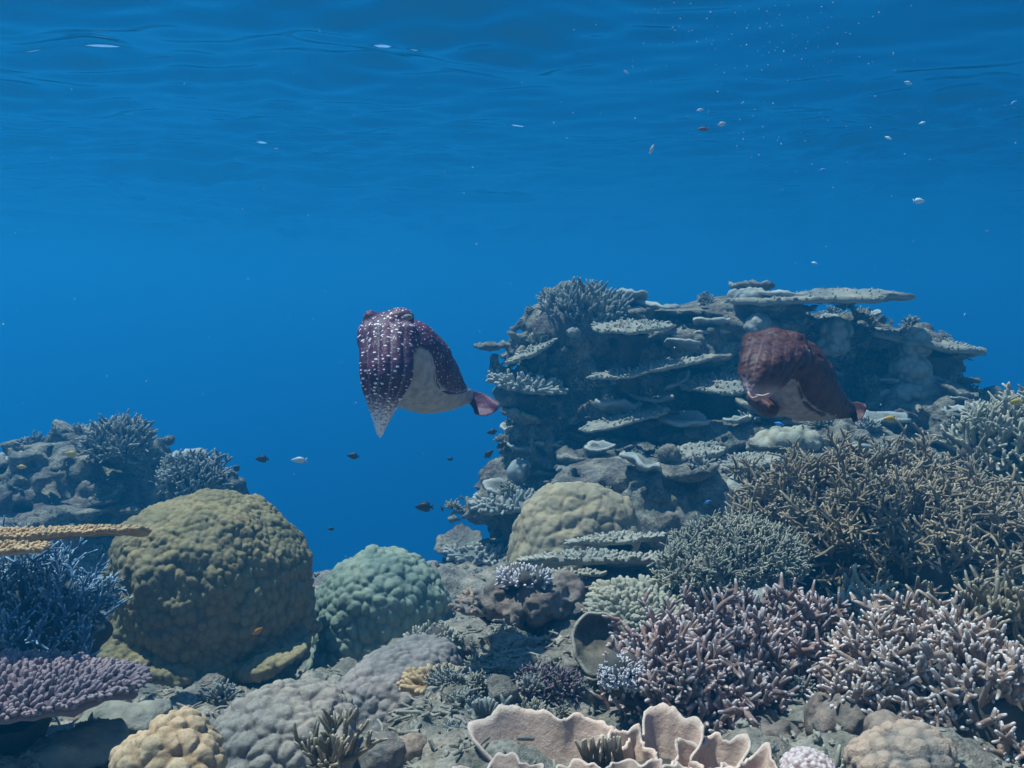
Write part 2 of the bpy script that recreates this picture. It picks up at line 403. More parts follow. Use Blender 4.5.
def table(name, label, c, R, th, m, under, parent=None, seed=1, tilt=(0, 0), nubs=260, nub=(.012, .006), dish=.0, squash=1., stalk=.0, wob=.18, rim=True, group=None, cut=None, nside=5, cat='coral', upright=.6):
    """plate coral: an irregular slab carrying short branchlets, on a stalk"""
    rng = np.random.default_rng(seed); c = np.asarray(c, float)
    root = empty(name, c, label, cat, group)
    root['_o'] = [float(x) for x in c]
    nt, nr = 72, 12; th_ = np.arange(nt) / nt * 2 * pi; rr = (np.arange(nr) / (nr - 1)) ** .8
    out = 1 + wob * fbm(np.stack([np.cos(th_) * 1.3, np.sin(th_) * 1.3, 0 * th_ + seed], -1), 4, seed)
    M = np.array(Matrix.Rotation(tilt[0], 3, 'Y') @ Matrix.Rotation(tilt[1], 3, 'X'))
    def pt(t, r):
        o = np.interp(t % (2 * pi), np.r_[th_, 2 * pi], np.r_[out, out[0]])
        x, y = np.cos(t) * r * o * R, np.sin(t) * r * o * R * squash
        z = dish * R * r ** 2 + .035 * R * fbm(np.stack([x / R * 2.2, y / R * 2.2, 0 * x + seed], -1), 3, seed + 3)
        return np.stack([x, y, z], -1) @ M.T + c
    Tt, Rr = np.meshgrid(th_, rr, indexing='ij')
    G = pt(Tt, np.maximum(Rr, .004)); thk = th * (1.35 - .85 * Rr)
    V, Q = shell(G, thk, wrap=True)
    V = V + .22 * th * np.stack([vnoise(V * 45, 1), vnoise(V * 45, 2), vnoise(V * 45, 3)], 1)
    pT = np.r_[np.repeat(rr[None], nt, 0).ravel() ** 6 * .8, np.zeros(nt * nr)]
    T = Tubes(nside); up = M @ np.array([0, 0, 1.])
    for q in range(nubs):
        edge = rim and q < nubs * .4; t = rng.uniform(0, 2 * pi); r = rng.uniform(.93, 1.0) if edge else math.sqrt(rng.random()) * .96
        p = pt(np.array(t), np.array(r)) + up * th * (.5 - .42 * r); outd = M @ np.array([cos(t), sin(t) * squash, 0]); nl, nr_ = nub
        d = nrm(up * upright * (1 if not edge else .35) + outd * (r * r if not edge else 1.0) + rng.normal(0, .22, 3)); L = nl * rng.uniform(.7, 1.4)
        T.add([p + up * th * .1 - d * L * .3, p + up * th * .1 + d * L * .45, p + up * th * .1 + d * L], [nr_ * 1.15, nr_, nr_ * .75], [0, .35, 1])
    if nubs: mesh('plate', np.concatenate([V] + T.V), np.concatenate([Q] + [q + len(V) for q in T.Q]), m, root, np.concatenate([pT] + T.T))
    else: mesh('plate', V, Q, m, root, pT)
    if stalk:
        S = Tubes(14); a = c - up * th * .3
        w = R * min(squash, 1); a = a - np.array([0, 0, th * .4 + w * .5 * (abs(math.tan(tilt[0])) + abs(math.tan(tilt[1])))])
        S.add([a, a - np.array([0, -.01, stalk * .25]), a - np.array([0, -.03, stalk * .6]), a - np.array([0, -.05, stalk])], [w * .5, w * .34, w * .26, w * .32], [0, 0, 0, 0], cap=False)
        S.build('stalk', under, root, .012)
    if '_o' in root: del root['_o']
    return root

def largest(V, Q):
    lab = np.arange(len(V))
    while True:
        m = lab[Q].min(1); new = lab.copy()
        for i in range(4): np.minimum.at(new, Q[:, i], m)
        new = new[new]
        if (new == lab).all(): break
        lab = new
    k = np.bincount(lab[Q[:, 0]]).argmax(); Q = Q[lab[Q[:, 0]] == k]
    u, inv = np.unique(Q, return_inverse=True); return V[u], inv.reshape(Q.shape)
def rock_mass(name, prims, h, m, parent=None, k=.08, seed=1, amp=(.09, .05, .02), fr=(1.6, 5, 15), strata=0., cells=.0, cfr=(9, 9, 13.)):
    lo, hi = bounds(prims, sum(amp) + h * 3)
    def f(P):
        d = sdf(prims, P, k); w = np.abs(d) < sum(amp) * 2.2 + 3 * h; p = P[w]
        if len(p):
            a = amp[0] * fbm(p * fr[0], 2, seed) + amp[1] * vnoise(p * fr[1], seed + 4) + amp[2] * fbm(p * fr[2], 2, seed + 7, .6)
            if strata: a = a + strata * vnoise(p * np.array([2.2, 2.2, 11.]) + 5, seed + 11)
            if cells: a = a + cells * (worley(p * np.array(cfr), seed + 13)[0] - .5)
            d[w] = d[w] + np.clip(a, -.33 * sum(amp), 1)
        return d
    return largest(*surface(f, lo, hi, h))

# ------------------------------------------------------------------ materials of the reef
reef_m = mat('reef_rock', (.075, .07, .062), (.40, .37, .30), 11, 1.0, 42, c3=(.13, .11, .11), bdist=.025, spot=.5)
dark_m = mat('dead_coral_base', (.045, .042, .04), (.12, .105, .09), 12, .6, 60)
olive_m = mat('olive_head', (.135, .113, .055), (.215, .178, .092), 7, .5, 190, c3=(.17, .145, .095), tip=(.28, .235, .135), spot=.25)
teal_m = mat('teal_head', (.115, .155, .12), (.175, .22, .17), 7, .4, 170, c3=(.20, .235, .185), tip=(.25, .295, .23), spot=.2)
beige_m = mat('beige_head', (.22, .175, .11), (.31, .25, .155), 7, .45, 120, tip=(.38, .315, .21), spot=.2)
grey_m = mat('grey_head', (.175, .15, .135), (.255, .22, .195), 9, .45, 200, tip=(.32, .28, .24), c3=(.20, .175, .155), spot=.25)
mauve_m = mat('mauve_head', (.165, .145, .135), (.245, .21, .195), 9, .45, 200, tip=(.31, .27, .25), c3=(.20, .17, .16), spot=.25)
tan_m = mat('tan_head', (.25, .165, .095), (.36, .245, .145), 8, .35, 200, tip=(.46, .34, .22), spot=.25)
pink_m = mat('pink_branch', (.19, .12, .105), (.32, .21, .185), 25, .6, 260, c3=(.15, .10, .085), tip=(.62, .52, .52), bdist=.003, spot=.2)
rose_m = mat('rose_branch', (.27, .18, .145), (.40, .28, .225), 25, .6, 260, c3=(.21, .145, .11), tip=(.76, .66, .63), bdist=.003, spot=.2)
sand_m = mat('sand_branch', (.20, .155, .105), (.32, .25, .17), 18, .5, 220, c3=(.15, .115, .075), tip=(.52, .44, .33), bdist=.003, spot=.2)
pale_m = mat('pale_branch', (.25, .235, .175), (.35, .33, .25), 18, .4, 220, tip=(.54, .51, .42), bdist=.003)
sage_m = mat('sage_branch', (.16, .155, .12), (.26, .25, .195), 18, .4, 220, tip=(.45, .43, .35), bdist=.003)
blue_m = mat('blue_branch', (.07, .14, .25), (.12, .22, .35), 18, .4, 220, tip=(.45, .60, .68), bdist=.003)
lilac_m = mat('lilac_branch', (.34, .31, .35), (.46, .43, .46), 25, .3, 220, tip=(.74, .70, .72), bdist=.003)
plum_m = mat('plum_plate', (.085, .06, .075), (.15, .11, .125), 22, .5, 170, tip=(.30, .23, .25), bdist=.004)
ochre_m = mat('ochre_plate', (.27, .15, .072), (.38, .23, .115), 22, .5, 170, tip=(.54, .38, .22), bdist=.004)
slate_m = mat('weathered_plate', (.17, .17, .15), (.33, .32, .27), 14, .7, 90, tip=(.40, .39, .33), bdist=.008)
moss_m = mat('mossy_plate', (.17, .16, .12), (.29, .27, .20), 14, .6, 110, tip=(.41, .385, .30), bdist=.006)
leaf_m = mat('leafy_plate', (.48, .32, .25), (.60, .435, .35), 20, .6, 130, tip=(.74, .60, .52), bdist=.004, spot=.12)
bushy_m = mat('weathered_bush', (.12, .13, .125), (.23, .235, .22), 14, .5, 120, tip=(.38, .39, .36), bdist=.005)
brown_m = mat('brown_lump', (.07, .055, .05), (.29, .225, .185), 32, 1.0, 80, tip=(.42, .31, .24), c3=(.22, .2, .18))

# ------------------------------------------------------------------ the main reef outcrop and the far mound (rock of the sea bed)
R_ = [E(700, 408, 5.7, 165, 76, .75), E(610, 420, 5.1, 80, 95, .45), E(575, 356, 5.1, 38, 38, .32), E(800, 358, 5.8, 100, 40, .6), E(560, 480, 4.9, 55, 70, .4),
      E(850, 420, 5.6, 110, 70, .6), E(640, 344, 5.1, 70, 18, .34), E(740, 330, 5.5, 120, 12, .45), E(905, 375, 5.4, 45, 50, .3), E(650, 520, 4.2, 110, 55, .5), E(760, 480, 4.5, 110, 42, .5),
      E(515, 530, 4.7, 35, 60, .3), E(500, 590, 4.6, 45, 40, .4), E(830, 500, 4.4, 130, 70, .5), E(940, 440, 4.9, 80, 50, .4), E(980, 470, 4.6, 90, 60, .5),
      E(520, 384, 4.95, 26, 10, .2), E(530, 356, 5.0, 26, 9, .2, .35), E(500, 503, 4.6, 32, 9, .22), E(482, 556, 4.55, 30, 10, .22), E(700, 452, 4.55, 48, 8, .25, -.25), E(742, 462, 4.4, 40, 8, .22, -.2),
      E(912, 354, 5.15, 16, 20, .12), E(925, 372, 5.1, 24, 26, .14), E(905, 392, 5.0, 40, 16, .15), E(600, 500, 4.3, 45, 20, .25), E(690, 500, 4.1, 40, 22, .22), E(735, 400, 5.0, 40, 10, .3),
      E(560, 330, 5.0, 26, 16, .2), E(835, 345, 5.2, 22, 22, .15), E(760, 314, 5.4, 30, 6, .25)]
V, Q = rock_mass('reef_outcrop', R_, .0150, reef_m, k=.09, seed=3, amp=(.11, .07, .065), fr=(1.7, 5.5, 19), strata=.13, cells=.07, cfr=(9, 9, 14))
reefV, reefN = V, vnormals(V, Q)
prop(mesh('reef_outcrop', V, Q, reef_m, loc=at(700, 560, 5.2)), kind='structure')
R2 = [E(60, 490, 4.9, 110, 42, .6), E(115, 462, 4.9, 48, 30, .3), E(30, 480, 4.7, 50, 20, .4), E(195, 492, 5.0, 45, 30, .3), E(20, 530, 4.3, 80, 20, .4), E(110, 560, 4.6, 150, 60, .5), E(60, 468, 4.7, 55, 10, .3), E(10, 505, 4.5, 40, 10, .3), E(100, 505, 4.4, 60, 8, .3)]
V, Q = rock_mass('m', R2, .0165, reef_m, k=.08, seed=9, amp=(.08, .06, .045), fr=(2, 6, 15), strata=.06, cells=.09, cfr=(8, 8, 12))
moundV, moundN = V, vnormals(V, Q)
prop(mesh('reef_mound', V, Q, reef_m, loc=at(60, 560, 4.8)), kind='structure')

# ------------------------------------------------------------------ massive coral heads
P_ = [E(211, 588, 2.62, 103, 90, .30), E(205, 553, 2.60, 84, 56, .27), E(238, 630, 2.64, 66, 52, .27), E(238, 676, 2.62, 52, 38, .22), E(150, 640, 2.46, 46, 5, .16, .10), E(196, 656, 2.44, 50, 5, .15, .16), E(280, 650, 2.46, 36, 5, .15, -.25), E(238, 684, 2.46, 58, 5, .16, .07), E(222, 706, 2.46, 50, 6, .15)]
head('massive_coral', 'huge olive brain-like dome coral with overhanging lower skirts, largest in view', P_, .0048, .0235, .018, olive_m, k=.03, seed=2, stretch=(1, 1, .8), low=.018, ridge=.25)
P_ = [E(380, 618, 3.0, 68, 64, .24), E(382, 590, 3.0, 54, 40, .2), E(370, 665, 2.95, 62, 50, .24)]
head('massive_coral', 'smooth turquoise green dome coral standing right of the huge olive dome', P_, .0058, .036, .021, teal_m, k=.05, seed=5, stretch=(1, 1, .9), low=.022)
P_ = [E(574, 535, 3.55, 62, 50, .22), E(580, 512, 3.55, 48, 28, .19), E(560, 560, 3.5, 54, 40, .2)]
head('massive_coral', 'pale beige dome coral at the foot of the reef wall above thin shelves', P_, .0066, .048, .022, beige_m, k=.04, seed=8, stretch=(1, 1, .8), low=.022, ridge=.35)
P_ = [E(392, 702, 1.95, 62, 50, .15), E(412, 690, 2.0, 54, 44, .14), E(380, 735, 1.9, 58, 40, .15), E(425, 660, 2.05, 34, 22, .1)]
head('massive_coral', 'grey dome coral with fine knobs just below the turquoise dome', P_, .0038, .0215, .012, mauve_m, k=.03, seed=12, low=.012)
P_ = [E(285, 745, 1.48, 72, 52, .12), E(300, 725, 1.5, 50, 34, .1), E(250, 770, 1.45, 50, 40, .1)]
head('massive_coral', 'low grey dome coral with coarse round knobs at the bottom edge', P_, .0032, .026, .017, grey_m, k=.03, seed=15, low=.01)
P_ = [E(166, 770, 1.22, 50, 40, .075), E(172, 738, 1.22, 30, 20, .05), E(140, 768, 1.2, 24, 26, .05), E(195, 765, 1.2, 24, 22, .05)]
head('lobed_coral', 'orange brown lobed coral lump at the bottom left', P_, .0026, .026, .018, tan_m, k=.02, seed=18, low=.008)
P_ = [E(902, 765, 1.1, 42, 32, .055), E(918, 748, 1.1, 26, 16, .04), E(872, 762, 1.1, 20, 16, .04)]
head('lobed_coral', 'brown lumpy coral below the pale rose branches at the bottom right', P_, .0026, .020, .012, brown_m, k=.015, seed=22, low=.006)
P_ = [E(808, 772, 1.12, 28, 20, .04)]
head('pimpled_coral', 'small pink pimply coral mound beside the leafy coral', P_, .0018, .0075, .006, pink_m, k=.01, seed=25, low=.004, warp=.2)
for (lab, P_, m, sd) in (
    ('knobbly grey boulder coral high on the left edge of the reef wall', [E(560, 315, 4.95, 20, 16, .1), E(552, 325, 4.9, 14, 14, .08)], bushy_m, 31),
    ('small round grey lump perched on the reef wall above the left ledge', [E(519, 472, 4.55, 12, 12, .06)], bushy_m, 32),
    ('pale lumpy coral column standing under the right table corals', [E(915, 345, 5.0, 15, 17, .09), E(910, 370, 4.98, 20, 16, .1), E(930, 390, 4.95, 24, 14, .1), E(900, 395, 4.9, 24, 10, .1)], slate_m, 33),
    ('round grey lump on top of the reef beside the top table coral', [E(748, 297, 5.1, 17, 8, .07), E(737, 301, 5.1, 12, 6, .05), E(753, 293, 5.1, 8, 6, .04)], bushy_m, 34),
    ('small knobbed coral ball in the dark hollow under the top table coral', [E(836, 330, 5.0, 14, 13, .07), E(833, 345, 5.0, 15, 10, .07)], bushy_m, 35),
    ('wide mossy coral lump on the reef slope left of the right staghorn thicket', [E(790, 440, 4.2, 28, 12, .12), E(770, 446, 4.2, 20, 10, .1)], moss_m, 36)):
    head('boulder_coral', lab, P_, .010, .05, .024, m, k=.03, seed=sd, low=.012)

# ------------------------------------------------------------------ table and plate corals
def tab(label, x0, x1, py, Y, th, m, tilt=(0, 0), sq=.7, stalk=.25, nub=None, nubs=160, seed=1, wob=.2, name='table_coral', dish=.0, nside=4, upright=.6):
    R = (x1 - x0) / 2 * ppx(Y); nb = nub or (.013, .0065)
    return table(name, label, at((x0 + x1) / 2, py, Y), R, th, m, dark_m, tilt=tilt, squash=sq, stalk=stalk, nubs=nubs, nub=nb, seed=seed, wob=wob, dish=dish, nside=nside, upright=upright)
tab('wide flat table coral topping the right side of the reef wall', 736, 914, 298, 4.95, .05, slate_m, tilt=(-.03, .0), sq=.6, seed=2, stalk=.0)
tab('broad tilted table coral sticking out of the reef at the far right', 872, 992, 343, 5.05, .05, slate_m, tilt=(.15, .08), sq=.7, seed=3, stalk=.4)
tab('small tilted plate coral under the far right table coral', 905, 958, 382, 5.2, .04, slate_m, tilt=(.3, .1), sq=.7, seed=4, nubs=60, stalk=.1)
tab('sunlit round plate near the top left of the reef wall', 594, 668, 327, 4.55, .03, slate_m, tilt=(-.04, .10), sq=.85, seed=5, nubs=130, stalk=.3)
tab('long thin plate slanting across the shaded middle of the reef wall', 590, 702, 369, 4.5, .025, slate_m, tilt=(-.17, .02), sq=.5, seed=6, nubs=130, stalk=.0)
tab('narrow slanting plate below the long thin plate on the reef wall', 584, 672, 419, 4.45, .025, slate_m, tilt=(-.22, .04), sq=.55, seed=7, nubs=110, stalk=.0)
tab('broad sunlit plate behind the maroon cuttlefish', 682, 768, 383, 4.7, .035, slate_m, tilt=(-.05, .14), sq=.9, seed=8, nubs=160, stalk=.3)
tab('pale plate with upturned rim on the upper left edge of the reef wall', 508, 558, 351, 4.7, .028, slate_m, tilt=(-.42, .1), sq=.8, seed=9, nubs=60, stalk=.1)
tab('bushy plate jutting left from the reef wall toward the spotted cuttlefish', 495, 560, 386, 4.65, .04, bushy_m, tilt=(.12, .06), sq=.8, seed=10, nubs=160, nub=(.045, .012), stalk=.2)
tab('flat ledge coral jutting left low on the reef wall', 472, 548, 503, 4.4, .04, bushy_m, tilt=(-.08, .06), sq=.7, seed=11, nubs=150, nub=(.03, .011), stalk=.35)
tab('lowest ledge coral at the left foot of the reef wall', 455, 515, 556, 4.35, .04, bushy_m, tilt=(.04, .06), sq=.8, seed=12, nubs=110, nub=(.03, .011), stalk=.3)
tab('crusty ledge with a dark hollow beneath, left of the maroon cuttlefish', 668, 724, 452, 4.1, .04, slate_m, tilt=(-.16, .06), sq=.8, seed=13, nubs=90, stalk=.1)
tab('crusty ledge with a dark hollow beneath, directly under the maroon cuttlefish', 716, 776, 462, 4.0, .04, slate_m, tilt=(-.12, .06), sq=.8, seed=14, nubs=90, stalk=.1)
tab('upper thin shelf coral in front of the beige dome', 572, 668, 540, 3.0, .022, slate_m, tilt=(-.05, -.20), sq=.5, seed=15, nubs=200, nub=(.012, .006))
tab('long middle shelf coral with knobbly rim below the beige dome', 528, 664, 560, 2.85, .030, slate_m, tilt=(-.02, -.22), sq=.45, seed=16, nubs=260, nub=(.013, .007))
tab('short lower shelf coral over the dark hollow', 540, 602, 574, 2.7, .014, moss_m, tilt=(0, -.22), sq=.5, seed=17, nubs=90, nub=(.008, .005), stalk=.0)
tab('mossy bump-covered plate left of the sage bush coral', 590, 700, 606, 2.45, .03, moss_m, tilt=(.05, .16), sq=.75, seed=18, nubs=520, nub=(.022, .009), stalk=.12, nside=5)
tab('thin ochre plate with knobbly rim reaching in from the left edge', -95, 152, 534, 1.95, .016, ochre_m, tilt=(-.03, -.25), sq=.4, seed=19, nubs=1100, nub=(.007, .0045), stalk=.0, wob=.12, nside=5)
tab('short ochre plate stub under the thin ochre plate at the left edge', -80, 44, 549, 1.7, .018, ochre_m, tilt=(.03, -.22), sq=.5, seed=24, nubs=420, nub=(.007, .0045), stalk=.0, wob=.12, nside=5)
tab('plum purple table coral covered in tiny branchlets at the left edge', -130, 136, 690, 1.55, .035, plum_m, tilt=(-.01, -.14), sq=.72, seed=20, nubs=1500, nub=(.016, .0055), stalk=.3, wob=.10, nside=5, upright=.9)
tab('small cream plate with stubby fingers on the rim of the grey knobbed dome', 408, 478, 684, 1.78, .022, ochre_m, tilt=(-.05, .03), sq=.6, seed=21, nubs=170, nub=(.016, .0065), stalk=.12, nside=6, upright=.9)
tab('dark flat ledge coral pointing left beside the dark hollow', 445, 545, 604, 2.5, .03, brown_m, tilt=(.02, .04), sq=.6, seed=22, nubs=140, nub=(.012, .007), stalk=.12)
tab('flat brown plate behind the pink branches', 735, 832, 604, 2.15, .025, slate_m, tilt=(.06, .05), sq=.6, seed=23, nubs=60, nub=(.008, .005), stalk=.1)

# ------------------------------------------------------------------ dark crusted pillar with the hollow, rocks among the foreground
def boulder(label, prims, h, m, seed, amp=(.02, .02, .012), fr=(5, 12, 32), cells=.0, name='reef_boulder', cfr=(14, 14, 18)):
    V, Q = rock_mass('b', prims, h, m, k=.03, seed=seed, amp=amp, fr=fr, cells=cells, cfr=cfr)
    return prop(mesh(name, V, Q, m, loc=base_of(prims)), label, 'rock')
boulder('dark crusted boulder with an undercut hollow below the thin shelves', [E(520, 598, 2.45, 42, 18, .12), E(545, 590, 2.5, 34, 14, .12), E(535, 615, 2.6, 30, 30, .1), E(560, 640, 2.65, 40, 30, .1), E(600, 600, 2.75, 50, 22, .12)], .0065, brown_m, 41, amp=(.02, .025, .016), cells=.045, cfr=(18, 18, 26))
bank = boulder('grey rubble bank between the grey dome and the leafy coral', [E(520, 700, 1.75, 80, 26, .14), E(470, 720, 1.65, 60, 22, .1), E(560, 680, 1.9, 70, 30, .14), E(500, 655, 2.15, 44, 26, .1), E(455, 745, 1.5, 80, 20, .1)], .0055, ground_m, 42, amp=(.02, .02, .018), cells=.035, cfr=(30, 30, 36))
boulder('crusted brown rock under the pale rose branches', [E(845, 742, 1.45, 28, 40, .06), E(832, 715, 1.5, 18, 16, .05)], .0042, brown_m, 43, amp=(.012, .018, .012), cells=.03, cfr=(28, 28, 34))
boulder('shaded brown rock in the hollow below the pink branches', [E(775, 750, 1.55, 60, 34, .1)], .006, brown_m, 44, amp=(.012, .02, .014), cells=.03, cfr=(26, 26, 32))
boulder('pale bluish rock below the plum table coral', [E(62, 752, 1.5, 26, 20, .05), E(100, 740, 1.55, 30, 16, .06)], .0055, slate_m, 45, amp=(.012, .014, .01), cells=.012)
boulder('mottled teal stone left of the orange brown lobed coral', [E(120, 722, 1.75, 40, 16, .06), E(150, 712, 1.8, 24, 12, .05)], .006, slate_m, 46, amp=(.012, .014, .01), cells=.012)
boulder('small crusted brown rock beside the low grey dome', [E(385, 755, 1.28, 20, 18, .035), E(372, 762, 1.26, 14, 14, .03)], .0035, brown_m, 47, amp=(.006, .008, .005), fr=(10, 25, 60), cells=.006)
boulder('rocky block behind the mossy plate', [E(640, 585, 3.0, 60, 26, .14), E(610, 640, 2.6, 40, 40, .1)], .009, reef_m, 48, cells=.02)

# ear-shaped round plate in the hollow
u = np.linspace(0, 2 * pi, 60, endpoint=False); v = np.linspace(.02, 1, 14); U, Vv = np.meshgrid(u, v, indexing='ij')
c0 = at(600, 640, 1.80); s_ = ppx(1.80); rad = 29 * s_ * (1 + .03 * np.sin(3 * U + 1) + .012 * np.sin(11 * U))
G = c0 + np.stack([np.cos(U) * Vv * rad, -.03 - .055 * np.abs(Vv) ** 2 + .004 * np.sin(7 * U) * Vv + .05 * np.sin(U) * Vv + .06, np.sin(U) * Vv * rad * .85 - .01], -1) + np.array([0, .03, 0])
V, Q = shell(G, .006, wrap=True)
o = mesh('round_plate_coral', V, Q, mat('drab_plate', (.07, .06, .05), (.19, .165, .13), 30, .9, 90, tip=(.33, .30, .25)), None, np.tile(sstep(.93, 1., Vv).ravel(), 2), loc=c0)
prop(o, 'drab round plate coral with a pale rim, upright beside the pink staghorn', 'coral')

# leafy coral at the bottom: a cluster of ruffled cups, each open towards the light
def cup(root, c, R, back, front, ruf, seed, th=.005, lean=.35):
    nu, nv = 120, 18; a = np.arange(nu) / nu * 2 * pi; v = np.linspace(0, 1, nv); A, W = np.meshgrid(a, v, indexing='ij')
    ring = np.stack([np.cos(A), np.sin(A), 0 * A], -1); o = np.array([seed * 3.7, seed * 1.3, 0.])
    n1 = fbm(ring * 1.3 + o, 3, seed); n2 = vnoise(ring * 4.5 + o, seed + 2); n3 = vnoise(ring * 13 + o, seed + 3)
    r = R * (.22 + .78 * W ** .75) * (1 + .22 * n1 * W) + ruf * (W ** 2 * (n1 + .5 * np.sin(3 * A + seed)) + W ** 5 * (.5 * n2 + .4 * np.sin(7 * A + seed) + .12 * n3))
    k = .5 + .5 * np.sin(A); h = front + (back - front) * k ** 1.2
    z = h * W ** (1.5 - .5 * k) * (1 + W ** 3 * (.16 * n1 + .05 * n2 + .025 * n3)) + .0012 * np.sin(W * 42 + 4 * n1)
    G = np.asarray(c) + np.stack([np.cos(A) * r, np.sin(A) * r * .8 - lean * 0 * W, z], -1)
    V, Q = shell(G, th * (1.35 - .6 * W), wrap=True); V = V + .0009 * np.stack([vnoise(V * 120, 1), vnoise(V * 120, 2), vnoise(V * 120, 3)], 1)
    mesh('leaf', V, Q, leaf_m, root, np.tile(sstep(.945, 1.04, W).ravel(), 2))
c0 = at(610, 815, 1.2); root = empty('leafy_coral', c0, 'pinkish beige leafy coral with ruffled pale rims at the bottom centre', 'coral'); root['_o'] = [float(x) for x in c0]
s_ = ppx(1.2)
for q, (x, y, Y, R, bk, fr, rf) in enumerate([(560, 806, 1.24, 74, 96, 46, .012), (505, 812, 1.16, 48, 54, 36, .012), (618, 806, 1.22, 34, 94, 62, .009), (660, 806, 1.22, 46, 92, 58, .011), (708, 806, 1.22, 40, 82, 56, .010), (748, 810, 1.16, 38, 60, 46, .010), (590, 812, 1.13, 46, 46, 34, .012), (640, 812, 1.14, 40, 54, 40, .011), (690, 814, 1.13, 36, 56, 44, .011)]):
    cup(root, at(x, y + 14, Y), R * s_, bk * s_, fr * s_, rf, q + 1)
T = Tubes(7)
for q in range(16):
    x = 585 + q * 3.2 % 42 + RNG.normal(0, 2); branch(T, at(x, 770, 1.2), np.array([RNG.normal(0, .3), -.1, 1]), .05, .0042, RNG, 0, up=.3)
T.build('fingers', sand_m, root)
knobby('base', [E(620, 800, 1.2, 120, 26, .08)], .009, .03, .012, dark_m, root, seed=5)
del root['_o']

# ------------------------------------------------------------------ branching corals
thicket('staghorn_coral', 'dusky pink staghorn coral with thick upright branches right of the leafy coral', [E(715, 672, 1.78, 88, 50, .17), E(690, 700, 1.68, 76, 44, .14), E(780, 650, 1.85, 50, 36, .14), E(650, 690, 1.72, 34, 34, .1)], 210, .09, .0074, pink_m, dark_m, seed=51, level=2, up=.28, sub=(2, 4), nside=7, minz=-.4, spread_=1.0, tipl=.35)
thicket('staghorn_coral', 'pale rose staghorn coral with bright tips in the bottom right corner', [E(925, 690, 1.55, 102, 46, .16), E(900, 672, 1.62, 70, 38, .14), E(985, 710, 1.45, 70, 54, .14), E(880, 705, 1.5, 44, 34, .1)], 220, .075, .0068, rose_m, dark_m, seed=52, level=2, up=.25, sub=(2, 4), nside=7, minz=-.4, spread_=.95, tipl=.35)
thicket('staghorn_coral', 'sand coloured staghorn branches leaning in at the right edge above the rose coral', [E(1010, 668, 1.7, 50, 42, .14), E(960, 650, 1.85, 40, 26, .12)], 70, .12, .0078, sand_m, dark_m, seed=53, level=2, up=.3, nside=7)
thicket('staghorn_coral', 'large tan staghorn thicket spreading over a dark hollow on the right', [E(860, 540, 2.95, 118, 70, .36), E(930, 560, 2.8, 110, 76, .34), E(800, 510, 3.05, 60, 34, .25), E(880, 495, 3.1, 90, 30, .3), E(990, 570, 2.7, 60, 70, .3)], 460, .13, .0070, sand_m, dark_m, seed=54, level=2, up=.15, sub=(2, 4), nside=6, minz=-.45, inner=.84, spread_=1.0, bend=.35)
thicket('staghorn_coral', 'pale greenish staghorn bush at the right edge behind the tan thicket', [E(1000, 458, 3.5, 54, 40, .24), E(1040, 452, 3.5, 50, 46, .24)], 130, .13, .0105, pale_m, dark_m, seed=55, level=2, up=.25, sub=(2, 3), nside=6, minz=-.3)
thicket('bush_coral', 'sage grey dome of dense fine branchlets beside the tan thicket', [E(735, 560, 2.65, 66, 34, .2), E(700, 575, 2.55, 40, 22, .14)], 760, .045, .0052, sage_m, dark_m, seed=56, level=1, up=.2, sub=(2, 3), nside=5, inner=.92, minz=-.2)
thicket('staghorn_coral', 'blue tipped staghorn coral in the shade between the two left plates', [E(30, 615, 2.1, 70, 46, .2), E(60, 640, 2.0, 50, 40, .16), E(10, 590, 2.15, 50, 30, .16)], 230, .09, .0046, blue_m, dark_m, seed=57, level=2, up=.25, sub=(2, 3), nside=6)
thicket('bush_coral', 'spiky bush coral crowning the top left of the reef wall', [E(580, 318, 4.9, 36, 20, .18), E(600, 322, 4.9, 26, 14, .14)], 190, .12, .013, bushy_m, dark_m, seed=58, level=1, up=.5, sub=(2, 3), nside=5)
thicket('bush_coral', 'spiky bush coral crowning the far left mound', [E(120, 446, 4.5, 32, 18, .16)], 140, .09, .011, bushy_m, dark_m, seed=59, level=1, up=.4, sub=(2, 3), nside=5)
thicket('bush_coral', 'rounded bush coral on the right shoulder of the far left mound', [E(196, 480, 4.4, 36, 20, .18)], 190, .07, .010, bushy_m, dark_m, seed=60, level=1, up=.3, sub=(2, 3), nside=5)
thicket('bush_coral', 'lilac tipped coral tuft at the left edge of the pink staghorn', [E(622, 676, 1.62, 20, 16, .035)], 220, .014, .0032, lilac_m, dark_m, seed=61, level=1, up=.1, nside=5, inner=.95, sub=(1, 2))
thicket('bush_coral', 'white tipped finger coral on top of the dark crusted boulder', [E(524, 578, 2.42, 28, 8, .06)], 110, .022, .006, lilac_m, dark_m, seed=62, level=0, up=.4, nside=6, inner=.9)
thicket('bush_coral', 'stubby grey finger coral between the turquoise dome and the rubble', [E(432, 645, 2.12, 28, 12, .08)], 150, .024, .0062, sage_m, dark_m, seed=63, level=0, up=.5, nside=6, inner=.92)
thicket('bush_coral', 'dark purple twiggy coral lying on the rubble bank', [E(545, 690, 1.72, 38, 20, .07)], 150, .028, .0034, plum_m, dark_m, seed=64, level=1, up=.1, nside=5)
thicket('staghorn_coral', 'small sand coloured antler coral in front of the low grey dome', [E(335, 760, 1.2, 22, 18, .03)], 26, .05, .0042, sand_m, dark_m, seed=65, level=1, up=.5, sub=(2, 3), nside=7, spread_=.7, core=False)
thicket('staghorn_coral', 'pale antler coral between the pink and rose staghorns', [E(868, 632, 2.0, 40, 18, .1)], 60, .09, .0075, pale_m, dark_m, seed=66, level=1, up=.4, nside=6)

